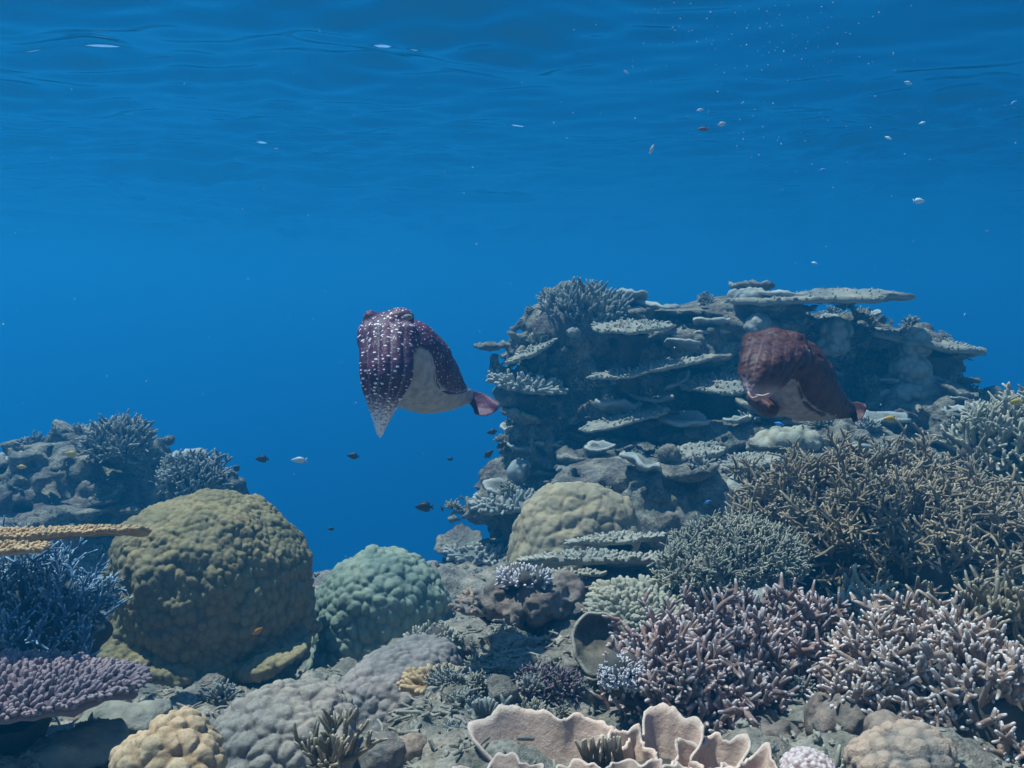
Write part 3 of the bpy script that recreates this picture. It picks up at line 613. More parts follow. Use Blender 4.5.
# ------------------------------------------------------------------ cuttlefish
def cuttle_mat(name, dark, dark2, belly, spot, spotamt, rows=True):
    m = bpy.data.materials.new(name); m.use_nodes = True; t = m.node_tree; n, l = t.nodes, t.links
    b = n['Principled BSDF']; b.inputs['Roughness'].default_value = .55; b.inputs['Specular IOR Level'].default_value = .25
    tc = n.new('ShaderNodeTexCoord'); at_ = n.new('ShaderNodeAttribute'); at_.attribute_name = 'tint'
    sp = n.new('ShaderNodeSeparateColor'); l.new(at_.outputs['Color'], sp.inputs[0])
    nz = n.new('ShaderNodeTexNoise'); nz.inputs['Scale'].default_value = 34; nz.inputs['Detail'].default_value = 8; nz.inputs['Roughness'].default_value = .7; l.new(tc.outputs['Object'], nz.inputs['Vector'])
    r = ramp(n, [(.35, dark), (.68, dark2)]); l.new(nz.outputs[0], r.inputs[0])
    def mix(f, a, c):
        x = n.new('ShaderNodeMix'); x.data_type = 'RGBA'
        l.new(f, x.inputs[0]); l.new(a, x.inputs[6])
        if isinstance(c, tuple): x.inputs[7].default_value = (*c, 1)
        else: l.new(c, x.inputs[7])
        return x.outputs[2]
    nb2 = n.new('ShaderNodeTexNoise'); nb2.inputs['Scale'].default_value = 60; nb2.inputs['Detail'].default_value = 4; l.new(tc.outputs['Object'], nb2.inputs['Vector'])
    rb = ramp(n, [(.3, tuple(x * .55 for x in belly)), (.7, belly)]); l.new(nb2.outputs[0], rb.inputs[0])
    c = mix(sp.outputs[0], r.outputs[0], rb.outputs[0])               # red channel: pale underside
    v = n.new('ShaderNodeTexVoronoi'); v.inputs['Scale'].default_value = 165; l.new(tc.outputs['Object'], v.inputs['Vector'])
    lt = n.new('ShaderNodeMath'); lt.operation = 'LESS_THAN'; l.new(v.outputs['Distance'], lt.inputs[0])
    pk = n.new('ShaderNodeMath'); pk.operation = 'MULTIPLY'; pk.inputs[1].default_value = spotamt; sc_ = n.new('ShaderNodeSeparateColor'); l.new(v.outputs['Color'], sc_.inputs[0])
    l.new(sc_.outputs[0], pk.inputs[0]); mg = n.new('ShaderNodeMath'); mg.operation = 'MULTIPLY'; l.new(pk.outputs[0], mg.inputs[0]); l.new(sp.outputs[1], mg.inputs[1]); l.new(mg.outputs[0], lt.inputs[1])
    c = mix(lt.outputs[0], c, spot)                                  # green channel: where white spots grow
    av = n.new('ShaderNodeAttribute'); av.attribute_name = 'arm'; ax = n.new('ShaderNodeSeparateXYZ'); l.new(av.outputs['Vector'], ax.inputs[0])
    def mth(op, a, b=None):
        q = n.new('ShaderNodeMath'); q.operation = op
        for i_, w in enumerate((a, b)):
            if w is None: continue
            if isinstance(w, (int, float)): q.inputs[i_].default_value = w
            else: l.new(w, q.inputs[i_])
        return q.outputs[0]
    if rows:                                                         # white dots in two rows down every arm, merging into bars near the tip
        cv = n.new('ShaderNodeCombineXYZ'); l.new(mth('MULTIPLY', ax.outputs[0], 1 / .0068), cv.inputs[0]); l.new(ax.outputs[1], cv.inputs[1])
        v2 = n.new('ShaderNodeTexVoronoi'); v2.voronoi_dimensions = '2D'; v2.inputs['Scale'].default_value = 1; v2.inputs['Randomness'].default_value = .75; l.new(cv.outputs[0], v2.inputs['Vector'])
        s2 = n.new('ShaderNodeSeparateColor'); l.new(v2.outputs['Color'], s2.inputs[0])
        thr = mth('ADD', mth('MULTIPLY', s2.outputs[0], .26), mth('MULTIPLY', mth('POWER', ax.outputs[2], 5.0), .62))
        hit = mth('MULTIPLY', mth('LESS_THAN', v2.outputs['Distance'], thr), mth('GREATER_THAN', ax.outputs[2], .02))
        c = mix(hit, c, spot)
    c = mix(sp.outputs[2], c, spot)                                  # blue channel: pale skin (arm tips, rims)
    l.new(c, b.inputs['Base Color'])
    bp = n.new('ShaderNodeBump'); bp.inputs['Strength'].default_value = .7; bp.inputs['Distance'].default_value = .005; l.new(nb2.outputs[0], bp.inputs['Height']); l.new(bp.outputs[0], b.inputs['Normal'])
    return m
def catmull(P, n):
    P = np.asarray(P, float); P = np.r_[[2 * P[0] - P[1]], P, [2 * P[-1] - P[-2]]]; out = []
    k = len(P) - 3
    for t in np.linspace(0, k - 1e-6, n):
        i = int(t); u = t - i; a, b, c, d = P[i:i + 4]
        out.append(.5 * (2 * b + (c - a) * u + (2 * a - 5 * b + 4 * c - d) * u * u + (3 * b - a - 3 * c + d) * u ** 3))
    return np.array(out)
def cuttlefish(label, head_p, arm_paths, mantle, m, eye_spots, fin_m, origin, theta, finw, h=.003, bandf=None, pale_tip=True, seed=1, tail_fan=None, extra=[], armk=.0035, flank=None, papil=.0012):
    root = empty('cuttlefish', origin, label, 'cuttlefish'); root['_o'] = [float(x) for x in origin]
    A = catmull([q[0] for q in mantle], 26); Rm = np.interp(np.linspace(0, len(mantle) - 1, 26), range(len(mantle)), [q[1] for q in mantle])
    mant = [cap(A[i], A[i + 1], Rm[i], Rm[i + 1]) for i in range(25)]
    arms = []
    for P, R in arm_paths:
        C = catmull(P, 12); rr = np.interp(np.linspace(0, len(R) - 1, 12), range(len(R)), R)
        arms.append([cap(C[i], C[i + 1], rr[i], rr[i + 1]) for i in range(11)])
    alla = [q for a in arms for q in a]
    mant = mant + extra; lo, hi = bounds(head_p + mant + alla, .015)
    def f(P):
        dh = sdf(head_p, P, .014); dm = sdf(mant, P, .0)
        da = None
        for a in arms:
            e = sdf(a, P, 0); da = e if da is None else smin(da, e, armk)
        return smin(smin(dh, da, .012), dm, .010)
    V, Q = surface(f, lo, hi, h)
    V = V - vnormals(V, Q) * (f(V.astype(np.float32)))[:, None] * .9
    # body pattern from where the skin sits
    dm = sdf(mant, V, 0); dh = sdf(head_p, V, .02); dar = np.sort(np.array([sdf(a, V, 0) for a in arms]), 0); da = dar[0]; seam = sstep(.0035, 0, dar[1] - dar[0]) * (da < .004)
    dd = ((V[:, None] - A[None]) ** 2).sum(-1); j = dd.argmin(1); ax = nrm(np.gradient(A, axis=0))[j]
    up = nrm(np.array([0, 0, 1.]) - ax * ax[:, 2:3]); lat = np.cross(ax, up); rel = V - A[j]
    ang = np.abs(np.degrees(np.arctan2((rel * lat).sum(1), (rel * up).sum(1)))); s = j / 25
    lim = theta(s, (rel * lat).sum(1) > 0)
    onm = (dm < np.minimum(dh, da) + .004).astype(float)
    if extra: onm_x = sstep(.0, .006, sdf(extra, V, 0) )
    else: onm_x = 1
    flank = np.array(flank, float); pxv = 512 + V[:, 0] / V[:, 1] * F; yb = np.interp(pxv, flank[:, 0], flank[:, 1]); zb = np.array([at(x, y, Y)[2] for x, y, Y in zip(pxv, yb, V[:, 1])])
    belly = onm_x * onm * sstep(-.004, .004, zb - V[:, 2] + .004 * vnoise(V * 40, seed))
    tipd = np.zeros(len(V))
    for P, R in arm_paths:
        e = np.asarray(P[-1]); tipd = np.maximum(tipd, sstep(.10, .012, np.linalg.norm(V - e, axis=1)))
    spots = (1 - belly) * np.where(onm > .5, .75, 1.0)
    # dotted rows running down the arms
    pale = tipd * 1.1 * (1 - onm) * (.6 + .4 * np.sin(V[:, 2] * 900 + 6 * vnoise(V * 60, 2))) if pale_tip else tipd ** 6 * .9 * (1 - onm)
    V = V + vnormals(V, Q) * ((1 - belly) * papil * (.6 - worley(V / .011, 5)[0] + .8 * vnoise(V * 38, 8)))[:, None]
    pale = np.maximum(pale, seam * (.10 if pale_tip else .16) * (1 - onm))
    for (c, r, look) in eye_spots: pale = np.maximum(pale, .22 * sstep(r * 2.6, r * 1.2, np.linalg.norm(V - np.asarray(c), axis=1)) * (1 - onm))
    tint = np.stack([belly, spots, np.clip(pale, 0, 1)], 1)
    lenv = np.zeros(len(V)); lat_ = np.zeros(len(V)); frac = np.zeros(len(V)); best = np.full(len(V), 1e9)
    for ia, (P, R) in enumerate(arm_paths):
        C = catmull(P, 40); dv = ((V[:, None] - C[None]) ** 2).sum(-1); jj = dv.argmin(1); L = np.r_[0, np.cumsum(np.linalg.norm(np.diff(C, axis=0), axis=1))]
        rr = np.interp(jj / 39 * (len(R) - 1), range(len(R)), R); dist = np.sqrt(dv.min(1)) - rr; hit = dist < best; best = np.where(hit, dist, best)
        tg = nrm(np.gradient(C, axis=0))[jj]; sd = nrm(np.cross(tg, [0, 1, 0])); vv = ((V - C[jj]) * sd).sum(1) / rr
        along = L[jj] + ((V - C[jj]) * tg).sum(1)
        lenv = np.where(hit, along, lenv); lat_ = np.where(hit, np.clip(vv, -1.3, 1.3) + 7.37 * ia, lat_); frac = np.where(hit, np.clip(along / L[-1], 0, 1), frac); edge = np.clip(vv, -1.3, 1.3) if ia == 0 else np.where(hit, np.clip(vv, -1.3, 1.3), edge)
    onarm = (best < .006) & (onm < .5); frac = np.where(onarm, np.maximum(frac, .03), 0)
    tint[:, 1] = np.where(onarm, tint[:, 1] * sstep(.25, .0, frac), tint[:, 1])
    body = mesh('body', V, Q, m, root, tint)
    aa = body.data.attributes.new('arm', 'FLOAT_VECTOR', 'POINT'); aa.data.foreach_set('vector', np.stack([lenv, lat_, frac], 1).astype(np.float32).ravel())
    # skirt fin: a thin frill along the line where dark back meets pale belly
    N = vnormals(V, Q); fp = flank[finw[0]:finw[1]]; C = []
    for x, y in catmull(np.c_[fp, np.zeros(len(fp))], 70)[:, :2]:
        pyv = 290 - (V[:, 2] / V[:, 1] * F); t = ((512 + V[:, 0] / V[:, 1] * F - x) ** 2 + (F * (V[:, 2] / V[:, 1] - at(x, y, 1.)[2])) ** 2) + (onm < .5) * 1e4 + (N[:, 1] > .2) * 1e4
        C.append(int(t.argmin()))
    P = V[C]; NN = N[C]
    for _ in range(6): P[1:-1] = (P[:-2] + 2 * P[1:-1] + P[2:]) / 4; NN[1:-1] = (NN[:-2] + NN[1:-1] + NN[2:]) / 3
    tg = nrm(np.gradient(P, axis=0)); dn = np.cross(tg, nrm(NN)); dn = dn * np.sign(-dn[:, 2:3] + 1e-6); s = np.linspace(0, 1, 70); W = np.linspace(0, 1, 8)
    w = finw[2] * (np.sin(pi * np.clip(s, .02, .98)) ** .5) * (.5 + .7 * s); ruf = .25 * np.sin(s * 30 + seed) + .15 * np.sin(s * 53)
    G = P[:, None] - NN[:, None] * .003 + (dn[:, None] * (.8 * W)[None, :, None] + NN[:, None] * ((.55 + ruf)[:, None] * W ** 1.3)[..., None]) * w[:, None, None]
    Vf, Qf = shell(G, .0042 - .0022 * W[None])
    mesh('fin', Vf, Qf, fin_m, root, np.tile(np.stack([np.zeros((70, 8)), np.full((70, 8), .3), np.tile(sstep(.8, 1, W) * .5, (70, 1))], -1).reshape(-1, 3), (2, 1)))
    G = np.array([[catmull(r_, 12) for r_ in [tail_fan[q]]][0] for q in range(len(tail_fan))]); u_ = np.linspace(0, 1, len(tail_fan))
    G = np.stack([catmull(G[:, q], 26) for q in range(12)], 1); W = np.linspace(0, 1, 12)
    G = G + np.array([0, -1, 0]) * (.006 * np.sin(np.linspace(0, 9, 26))[:, None] * W[None] ** 1.5)[..., None]
    Vf, Qf = shell(G, .007 - .0045 * W[None])
    mesh('tail_fin', Vf, Qf, fin_m, root, np.tile(np.stack([np.zeros((26, 12)), np.full((26, 12), .25), np.tile(sstep(.93, 1, W) * .12, (26, 1))], -1).reshape(-1, 3), (2, 1)))
    for (c, r, look) in eye_spots:                             # eye: a low lens with a dark wavy pupil slit
        look = nrm(look); u = np.linspace(0, 2 * pi, 28, endpoint=False); v = np.linspace(.02, 1, 9); U, W = np.meshgrid(u, v, indexing='ij')
        sx = nrm(np.cross(look, [0, 0, 1])); sz = np.cross(sx, look)
        G = np.asarray(c) + sx * (np.cos(U) * W * r * 1.25)[..., None] + sz * (np.sin(U) * W * r * .62)[..., None] + look * ((1 - W ** 2) * r * .55)[..., None]
        V, Q = shell(G, .002, wrap=True); eye = mesh('eye', V, Q, eye_m, root)
        xx = np.linspace(-1, 1, 24); G = np.asarray(c) + look * (r * .62 - .35 * r * xx[:, None, None] ** 2) + sx * (xx * r * .85)[:, None, None] + sz * ((.16 * np.cos(xx * 7))[:, None] * r + np.array([-.11, .11]) * r)[..., None]
        V, Q = shell(G, .001); 
        p = mesh('pupil', V, Q, pupil_m, root); p.parent = eye
    del root['_o']
    return root
eye_m = plain('cuttle_eye', (.22, .22, .24), .25); pupil_m = plain('cuttle_pupil', (.008, .008, .01), .2)
purple_m = cuttle_mat('spotted_purple_skin', (.045, .018, .045), (.11, .036, .09), (.50, .47, .48), (.80, .76, .80), .40)
maroon_m = cuttle_mat('maroon_skin', (.032, .012, .018), (.125, .048, .042), (.44, .36, .35), (.50, .36, .38), .0, False)

Yh = 1.9
def W_(px, py, dy): return at(px, py, Yh + dy * Yh / 2.3)
s_ = ppx(Yh)
hd = [ell(W_(388, 342, 0), (26 * s_, .07, 28 * s_)), ell(W_(388, 325, .02), (23 * s_, .055, 13 * s_)), ell(W_(407, 339, -.035), (13 * s_, .034, 17 * s_)), ell(W_(367, 338, -.02), (9 * s_, .034, 16 * s_)), ell(W_(370, 317, -.01), (6 * s_, .018, 7 * s_)), ell(W_(400, 316, -.005), (12 * s_, .03, 8.5 * s_)), ell(W_(408, 318, -.02), (5 * s_, .014, 5 * s_))]
ar = []
for i, (x, xm, xe, rz) in enumerate([(368, 367, 377, 0), (377, 376, 378, -.022), (387, 386, 380, -.032), (397, 396, 382, -.03), (406, 405, 384, -.015), (374, 370, 377, .03), (394, 392, 381, .03), (405, 400, 384, .04)]):
    ye = (430, 434, 437, 434, 428, 430, 432, 426)[i]
    ar.append(([W_(x, 333, -.03 + rz), W_(x + (xm - x) * .5, 355, -.075 + rz), W_(xm, 378, -.095 + rz), W_(xm * .45 + xe * .55, 404, -.085 + rz * .6), W_(xe, ye, -.07 + rz * .25)], [8 * s_, 7.8 * s_, 7 * s_, 5 * s_, 1.2 * s_]))
ma = [(W_(409, 352, .08), 34 * s_), (W_(413, 368, .15), 44 * s_), (W_(426, 379, .27), 39 * s_), (W_(443, 389, .40), 26.5 * s_), (W_(458, 395, .50), 14.5 * s_), (W_(471, 397, .56), 7.5 * s_)]
th_l = lambda s, near: 0 * s
FL = [(400, 300), (404, 336), (412, 346), (424, 348), (431, 353), (435, 366), (437, 381), (442, 388), (450, 391), (460, 391), (470, 387), (476, 384)]
FAN = [[W_(470, 390, .54), W_(484, 394, .53), W_(499, 402, .50)], [W_(470, 393, .54), W_(484, 400, .52), W_(499.5, 406, .48)], [W_(470, 396, .54), W_(481, 405, .51), W_(495, 412, .47)], [W_(470, 399, .54), W_(478, 408, .51), W_(486, 415.5, .47)], [W_(469, 401, .55), W_(473, 408, .52), W_(475, 414, .49)]]
cuttlefish('dark purple white-spotted cuttlefish with arms hanging to a pale point, swimming in open water', hd, ar, ma, purple_m, [(W_(408, 317, -.065), .0085, (.5, -.85, .1))], purple_m, W_(430, 410, .2), th_l, (2, 12, .012), seed=1, tail_fan=FAN, flank=FL)

Yh = 2.15; s_ = ppx(Yh); z_ = 1.0
hd = [ell(W_(774, 356, 0), (31 * s_, .085, 23 * s_)), ell(W_(776, 340, .03), (26 * s_, .06, 10 * s_)), ell(W_(796, 360, -.02), (13 * s_, .045, 18 * s_)), ell(W_(752, 357, -.01), (10 * s_, .045, 18 * s_)), ell(W_(749, 340, 0), (6 * s_, .03, 7 * s_)), ell(W_(795, 337, .0), (7 * s_, .03, 5.5 * s_)), ell(W_(773, 334, .0), (9 * s_, .03, 5 * s_))]
ar = []
for (x, xm, xe, ye, rz, r) in [(750, 745, 749, 391, 0, 7.5), (759, 753, 751, 396, -.03 * z_, 7.5), (769, 761, 754, 398, -.045, 8), (780, 770, 757, 398, -.04, 8), (791, 779, 761, 397, -.025, 7.5), (801, 787, 766, 396, .0, 7), (756, 749, 754, 392, .03 * z_, 7.5), (786, 770, 758, 394, .03 * z_, 8)]:
    ar.append(([W_(x, 341, .015 + rz * .5), W_((x * .6 + xm * .4), 359, -.085 + rz), W_(xm, 373, -.11 + rz), W_((xm + xe) / 2, 387, -.125 + rz * .7), W_(xe, ye, -.13 + rz * .4)], [r * .8 * s_, r * s_, r * .85 * s_, r * .55 * s_, 1.8 * s_]))
ma = [(W_(796, 368, .06), 30 * s_), (W_(800, 384, .14), 38 * s_), (W_(812, 394, .28), 31 * s_), (W_(828, 402, .42), 21 * s_), (W_(843, 408, .52), 12.5 * s_), (W_(855, 411, .58), 7 * s_)]
FL = [(700, 300), (778, 355), (790, 366), (799, 379), (804, 392), (810, 402), (820, 409), (832, 414), (842, 419), (848, 440)]
FAN = [[W_(850, 404, .54), W_(857, 402, .53), W_(865, 404, .50)], [W_(850, 408, .54), W_(858, 408, .52), W_(866, 410, .49)], [W_(850, 412, .54), W_(857, 414, .51), W_(863, 417, .48)], [W_(848, 415, .55), W_(851, 418, .52), W_(853, 422, .49)]]
cz = cuttlefish('maroon brown cuttlefish with a pale belly hovering in front of the reef wall', hd, ar, ma, maroon_m, [(W_(808, 352, -.04), .0085, (.85, -.6, .05))], maroon_m, W_(800, 425, .2), th_l, (2, 9, .016), pale_tip=False, seed=4, armk=.009, papil=.0032, tail_fan=FAN, flank=FL, extra=[ell(W_(762, 404, .16), (16 * s_, .09, 9 * s_), np.array(Matrix.Rotation(.75, 3, 'Y')))])
cz['_o'] = [float(x) for x in cz.location]; T = Tubes(8)
T.add(catmull([W_(760, 388, -.14), W_(756, 394, -.16), W_(762, 396, -.175), W_(769, 394, -.18)], 14), np.linspace(.0048, .0024, 14), np.ones(14))
T.add(catmull([W_(752, 388, -.13), W_(749, 393, -.15), W_(752, 398, -.16), W_(757, 397, -.17)], 14), np.linspace(.0048, .0024, 14), np.ones(14))
T.build('tentacle_tips', plain('pink_tentacle', (.42, .25, .25), .5), cz); del cz['_o']

# ------------------------------------------------------------------ fish
def fish(label, px, py, Y, L, yaw, body_c, m, deep=.42, pitch=0., group=None, parts=True, fin=None, name='reef_fish'):
    """L = length in pixels; yaw 0 = facing right in the picture"""
    Lm = L * ppx(Y); c = at(px, py, Y); M = np.array(Matrix.Rotation(yaw, 3, 'Z') @ Matrix.Rotation(-pitch, 3, 'Y'))
    root = empty(name, c, label, 'fish', group); root['_o'] = [float(x) for x in c]
    x = np.linspace(-.36, .5, 18); t = (x + .36) / .86; hgt = deep * .5 * (np.sin(np.clip(t, 0, 1) ** .72 * pi) ** .8 * .93 + .14 * (1 - t)); hgt[-1] = .01; wid = hgt * .42
    th = np.arange(12) / 12 * 2 * pi
    G = np.stack([np.repeat(x[:, None], 12, 1), np.cos(th)[None] * wid[:, None], np.sin(th)[None] * hgt[:, None]], -1)
    V = (G.reshape(-1, 3) * Lm) @ M.T + c; a = np.arange(17)[:, None] * 12 + np.arange(12); b = np.arange(17)[:, None] * 12 + (np.arange(12) + 1) % 12
    caps = np.array([[0 * 12 + i, 0 * 12 + (i + 1) % 12, 0 * 12 + (i + 2) % 12] for i in range(0)], int).reshape(-1, 3)
    mesh('body', V, np.stack([a, b, b + 12, a + 12], -1).reshape(-1, 4), m, root, np.zeros(len(V)))
    def finm(nm, pts):
        P = np.array([[p[0], 0, p[1]] for p in pts]); k = len(P) // 2
        G = np.stack([P[:k], P[k:]], 1); G = G * Lm; V, Q = shell(G, .012 * Lm); mesh(nm, V @ M.T + c, Q, fin or m, root)
    finm('tail_fin', [(-.34, .05), (-.345, 0), (-.34, -.05), (-.52, .16), (-.46, 0), (-.52, -.16)])
    if parts:
        finm('dorsal_fin', [(-.28, deep * .18), (-.1, deep * .38), (.1, deep * .42), (.25, deep * .36), (-.34, deep * .40), (-.12, deep * .58), (.06, deep * .58), (.2, deep * .44)])
        finm('anal_fin', [(.0, -deep * .42), (-.14, -deep * .36), (-.27, -deep * .2), (-.06, -deep * .56), (-.22, -deep * .52), (-.34, -deep * .36)])
    del root['_o']; return root
fdark = plain('dark_fish', (.015, .016, .02)); fyel = plain('yellow_fish', (.62, .40, .05)); fblue = plain('blue_fish', (.12, .42, .95), .3); fsil = plain('silver_fish', (.62, .66, .68), .3); forg = plain('orange_fish', (.55, .22, .04)); fpale = plain('pale_blue_fish', (.6, .78, .92), .3)
fish('largest dark fish in the open water gap, oval body facing left', 424, 507, 3.6, 19, pi, None, fdark, .5)
fish('small dark fish close behind the largest dark fish', 442, 508, 3.8, 9, 2.0, None, fdark, .55, pitch=.5)
fish('dark fish high beside the left side of the reef wall', 492, 432, 3.8, 11, pi, None, fdark, .5, pitch=-.2)
fish('middle of three dark fish beside the reef wall, rising to the right', 502, 445, 3.8, 12, .2, None, fdark, .5, pitch=.4)
fish('lowest of three dark fish beside the reef wall, tilted upward', 489, 454, 3.8, 12, .2, None, fdark, .5, pitch=.7)
fish('dark fish below and left of the spotted cuttlefish', 353, 456, 4.0, 13, pi, None, fdark, .45, pitch=.1)
fish('dark fish farthest left in the open water, above the olive dome', 262, 459, 4.0, 14, pi, None, fdark, .5)
fish('silvery barred fish above the olive dome facing left', 299, 460, 3.8, 17, pi, None, fsil, .34)
fish('tiny dark fish just above the gap between olive and turquoise domes', 331, 529, 3.6, 7, pi, None, fdark, .5)
fish('faint distant dark fish in the middle of the open water', 450, 459, 7.5, 7, pi, None, fdark, .55)
fish('yellow fish at the right edge above the pale staghorn bush', 1016, 402, 3.3, 13, pi, None, fyel, .5)
fish('yellow fish behind the tail of the maroon cuttlefish', 890, 419, 3.9, 15, pi, None, fyel, .45)
fish('yellow fish over the far left mound', 71, 454, 4.2, 14, pi, None, fyel, .45, pitch=.1)
fish('second yellow fish lower on the left end of the far left mound', 22, 467, 4.2, 10, 0, None, fyel, .45)
fish('little orange fish in front of the right side of the olive dome', 258, 631, 2.0, 12, .5, None, forg, .45, pitch=.5)
fish('bright blue fish under the belly of the maroon cuttlefish', 779, 424, 3.4, 11, pi, None, fblue, .35, pitch=.3)
fish('blue fish over the pale staghorn bush at the right', 968, 466, 3.0, 15, pi, None, fblue, .3, pitch=.4)
fish('tiny blue fish over the reef slope between shelf and thicket', 708, 502, 3.2, 8, .3, None, fblue, .4, pitch=.3)
fish('greenish blue fish in open water above the far right table coral', 919, 201, 3.6, 12, 0, None, fpale, .45)
fish('thin silver fish pointing up near the top centre right', 652, 149, 2.6, 11, .4, None, fsil, .3, pitch=1.1)
fish('silver fish left of the drifting specks at the top right', 722, 124, 3.0, 9, .2, None, fsil, .45, pitch=.3)
fish('dull brown fish left of the silver fish at the top', 703, 129, 3.4, 11, pi, None, plain('brown_fish', (.16, .10, .07)), .35)
for q, (x, y, L, lab) in enumerate([(823, 170, 8, 'small bright blue fish in mid water over the top table coral'), (888, 138, 7, 'small pale blue fish right of the bright blue one in mid water'), (930, 161, 8, 'pale blue fish tilted up near the greenish blue fish'), (908, 83, 9, 'small blue fish high near the top right'), (1014, 103, 9, 'bright blue fish close to the right picture edge'), (922, 123, 6, 'tiny pale blue fish above the pale blue tilted fish'), (905, 155, 8, 'dim blue fish between two pale blue fish'), (626, 72, 6, 'tiny pale blue fish high above the spotted cuttlefish'), (988, 232, 6, 'faint blue fish at the right, lowest of the mid water fish'), (814, 263, 6, 'faint pale fish just above the top table coral'), (965, 315, 8, 'faint pale fish beyond the far right table coral'), (700, 110, 7, 'faint blue fish above the dull brown fish')]):
    fish(lab, x, y, 3.6 + q % 4 * .5, L, [.3, 2.6, .9, 3.3][q % 4], None, [fblue, fpale][q % 2] if q not in (4, 6) else fblue, .42, pitch=[.2, .5, -.2][q % 3], group='small blue fish scattered in the open water', parts=False)

# ------------------------------------------------------------------ small growth scattered over the rock
def tuft_mesh(kind, seed):
    rng = np.random.default_rng(seed)
    if kind == 'bush':
        T = Tubes(5)
        for q in range(64):
            d = nrm(rng.normal(size=3)); d[2] = abs(d[2]); branch(T, d * .03 * rng.uniform(.6, 1.5), nrm(d + [0, 0, .3] + rng.normal(0, .3, 3)), rng.uniform(.02, .05), .0075, rng, 1 if q % 3 == 0 else 0, up=.2, sub=(1, 2))
        return np.concatenate(T.V), np.concatenate(T.Q), np.concatenate(T.T)
    if kind == 'lump':
        pr = [ell(rng.normal(0, .018, 3), (.05, .05, .038)) for _ in range(3)]; lo, hi = bounds(pr, .03); V, Q = surface(lambda P: sdf(pr, P, .02), lo, hi, .007); N = vnormals(V, Q)
        d1, _ = worley(V / .026, seed); return V + N * (.012 * (1 - d1))[:, None], Q, 1 - np.clip(d1, 0, 1)
    th = np.arange(32) / 32 * 2 * pi; rr = np.linspace(.03, 1, 7); A, R = np.meshgrid(th, rr, indexing='ij')
    o = 1 + .25 * fbm(np.stack([np.cos(A) * 1.4, np.sin(A) * 1.4, 0 * A + seed], -1), 3, seed)
    G = np.stack([np.cos(A) * R * o * .075, np.sin(A) * R * o * .06, .02 * R * R + .012 * fbm(np.stack([np.cos(A) * R * 2, np.sin(A) * R * 2, 0 * A], -1), 2, seed)], -1)
    V, Q = shell(G, .016 * (1.3 - .6 * R), wrap=True); V = V + .004 * np.stack([vnoise(V * 90, 1), vnoise(V * 90, 2), vnoise(V * 90, 3)], 1)
    return V, Q, np.tile((R ** 5).ravel(), 2)
def scatter(Vs, Ns, n, kinds, names, label, group, seed, size=(.7, 1.5), minup=.25, box=None, lumpm=None):
    rng = np.random.default_rng(seed); ok = (Ns[:, 2] > minup) & (Ns[:, 1] < .3)
    if box is not None: ok &= box(Vs)
    idx = rng.choice(np.nonzero(ok)[0], n, replace=False); protos = {}
    for q, i in enumerate(idx):
        kd = kinds[q % len(kinds)]; vi = rng.integers(0, 3); key = (kd, vi, q % 2)
        if key not in protos:
            V, Q, T = tuft_mesh(kd, seed * 10 + vi)
            protos[key] = o = mesh(names[kd], V, Q, ({'bush': (bushy_m, sage_m), 'lump': lumpm or (bushy_m, reef_m), 'plate': (bushy_m, reef_m)})[kd][q % 2], None, T)
        else:
            o = protos[key].copy(); COL.objects.link(o)
        s = rng.uniform(*size) * (1.7 if kd == 'plate' else 1); o.scale = (s, s, s * rng.uniform(.8, 1.1)); o.location = Vs[i] + (.03 * Ns[i] * (kd == 'plate')); o.rotation_euler = (rng.normal(0, .2), rng.normal(0, .2), rng.uniform(0, 6.28))
        prop(o, label[kd], 'coral', group[kd])
NM = {'bush': 'tuft_coral', 'lump': 'knob_coral', 'plate': 'ledge_coral'}
scatter(reefV, reefN, 340, ['bush', 'plate', 'bush', 'lump', 'plate'], NM, {'bush': 'small grey tufted coral growing on the main reef wall', 'lump': 'small grey knobbed coral growing on the main reef wall', 'plate': 'small crusty coral ledge growing on the main reef wall'},
        {'bush': 'tufted corals on the main reef wall', 'lump': 'knobbed corals on the main reef wall', 'plate': 'small ledges on the main reef wall'}, 3, (.35, 1.15), .05, lambda V: V[:, 1] < 5.5)
scatter(moundV, moundN, 60, ['bush', 'lump', 'bush', 'lump', 'plate'], NM, {'bush': 'small tufted coral growing on the far left mound', 'lump': 'small knobbed coral growing on the far left mound', 'plate': 'small crusty coral ledge on the far left mound'},
        {'bush': 'tufted corals on the far left mound', 'lump': 'knobbed corals on the far left mound', 'plate': 'small ledges on the far left mound'}, 5, (.4, 1.15))

gy = np.repeat(np.linspace(1.2, 4.0, 60), 60); gx = np.tile(np.linspace(-.6, .6, 60), 60) * gy; gV = np.stack([gx, gy, ground_z(gx, gy)], 1)
scatter(gV, np.tile([0, 0, 1.], (3600, 1)), 70, ['bush', 'lump', 'bush'], NM, {'bush': 'small coral tuft sprouting from the rubble floor', 'lump': 'small knobbed coral on the rubble floor'}, {'bush': 'coral tufts on the rubble floor', 'lump': 'knobbed corals on the rubble floor'}, 8, (.3, .9), lumpm=(brown_m, ground_m))

bV = np.array([v.co for v in bank.data.vertices]) + np.array(bank.location); bN = np.array([v.normal for v in bank.data.vertices])
scatter(bV, bN, 60, ['bush', 'lump', 'bush'], NM, {'bush': 'tiny coral tuft growing on the grey rubble bank', 'lump': 'tiny knobbed coral growing on the grey rubble bank'}, {'bush': 'coral tufts on the rubble bank', 'lump': 'knobbed corals on the rubble bank'}, 12, (.15, .5), .2, lumpm=(brown_m, ground_m))

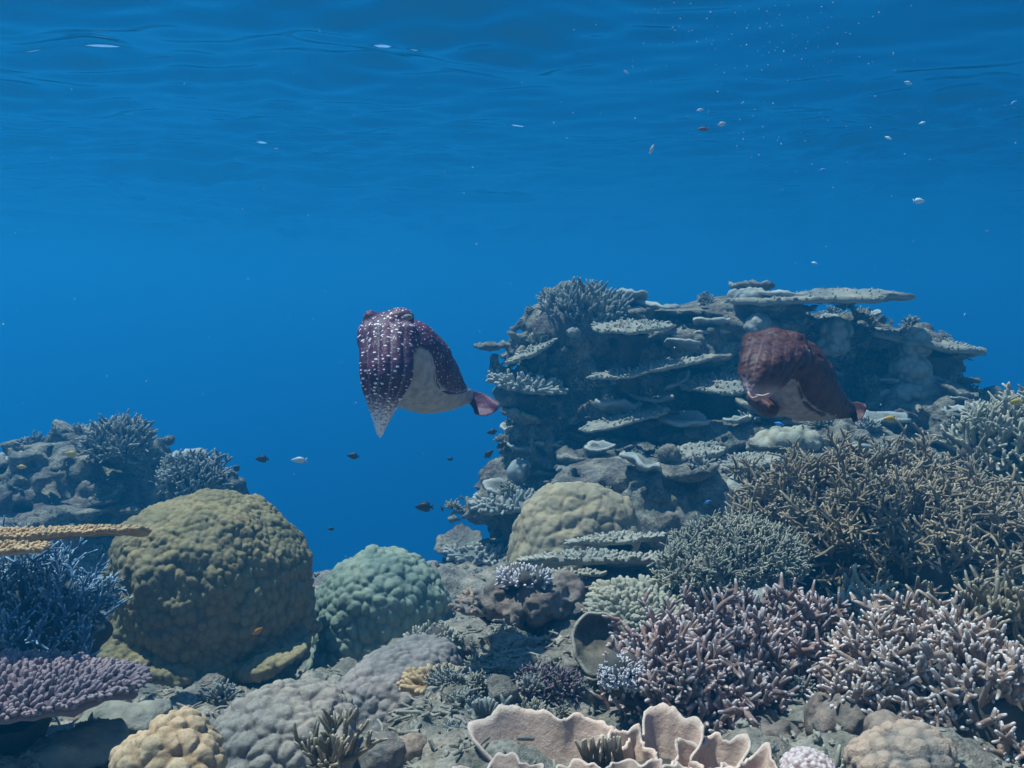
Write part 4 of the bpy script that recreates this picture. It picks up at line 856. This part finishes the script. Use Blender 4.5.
# loose rubble over the sea floor, and specks drifting in the water
rng = np.random.default_rng(21); Vs, Qs = [], []; c = 0
gV_, gQ_ = surface(lambda P: sdf([ell((0, 0, 0), (1, .7, .5))], P, .1) + .5 * fbm(P * 1.9, 2, 3), np.full(3, -1.6), np.full(3, 1.6), .26)
RY = rng.uniform(.9, 4.2, 3400); RX = rng.uniform(-.62, .62, 3400) * RY; RZ = ground_z(RX, RY)
for q in range(3400):
    y, x = RY[q], RX[q]; s = (.003 + .013 * rng.random() ** 2.5) * (1 + .25 * y) * .6
    M = np.array(Matrix.Rotation(rng.uniform(0, 6.3), 3, 'Z') @ Matrix.Rotation(rng.uniform(0, 6.3), 3, 'X'))
    z = RZ[q]; Vs.append((gV_ * s) @ M.T + [x, y, z + s * .3]); Qs.append(gQ_ + c); c += len(gV_)
T = Tubes(5); BI = rng.choice(np.nonzero(bN[:, 2] > .2)[0], 500)
for q in range(1300):                                         # broken twigs
    if q < 800:
        y = rng.uniform(1.1, 3.2); x = rng.uniform(-.6, .6) * y; p = np.array([x, y, ground_z(np.array([x]), np.array([y]))[0] + .006])
    else: p = bV[BI[q - 800]] + [0, 0, .004]
    d = nrm(rng.normal(size=3) * [1, 1, .25]); L = rng.uniform(.012, .04); r = rng.uniform(.0022, .0042)
    T.add([p, p + d * L * .5, p + nrm(d + rng.normal(0, .3, 3) * [1, 1, .2]) * L], [r, r * .95, r * .8], [0, 0, 0])
Vs.append(np.concatenate(T.V)); Qs.append(np.concatenate(T.Q) + c)
prop(mesh('coral_rubble', np.concatenate(Vs), np.concatenate(Qs), mat('rubble_bits', (.12, .12, .10), (.40, .37, .31), 22, .8, 90)), kind='stuff')
Vs, Qs = [], []; c = 0; base = np.array([(1, 0, 0), (-1, 0, 0), (0, 1, 0), (0, -1, 0), (0, 0, 1), (0, 0, -1)], float); bf = np.array([(0, 2, 4), (2, 1, 4), (1, 3, 4), (3, 0, 4), (2, 0, 5), (1, 2, 5), (3, 1, 5), (0, 3, 5)])
for q in range(330):
    if q < 170: px, py = rng.normal(775, 75), abs(rng.normal(40, 70))
    else: px, py = rng.uniform(0, 1024), rng.uniform(0, 640) ** 1.0
    Y = rng.uniform(.7, 2.6); p = at(px, py, Y); s = ppx(Y) * rng.choice([.3, .42, .55, .8], p=[.45, .35, .16, .04])
    if p[2] > SURF - .1: continue
    Vs.append(base * s * rng.uniform(.6, 1.3, 3) + p); Qs.append(bf + c); c += 6
prop(mesh('drifting_specks', np.concatenate(Vs), np.concatenate(Qs), plain('plankton', (.75, .78, .8), .6)), kind='stuff')
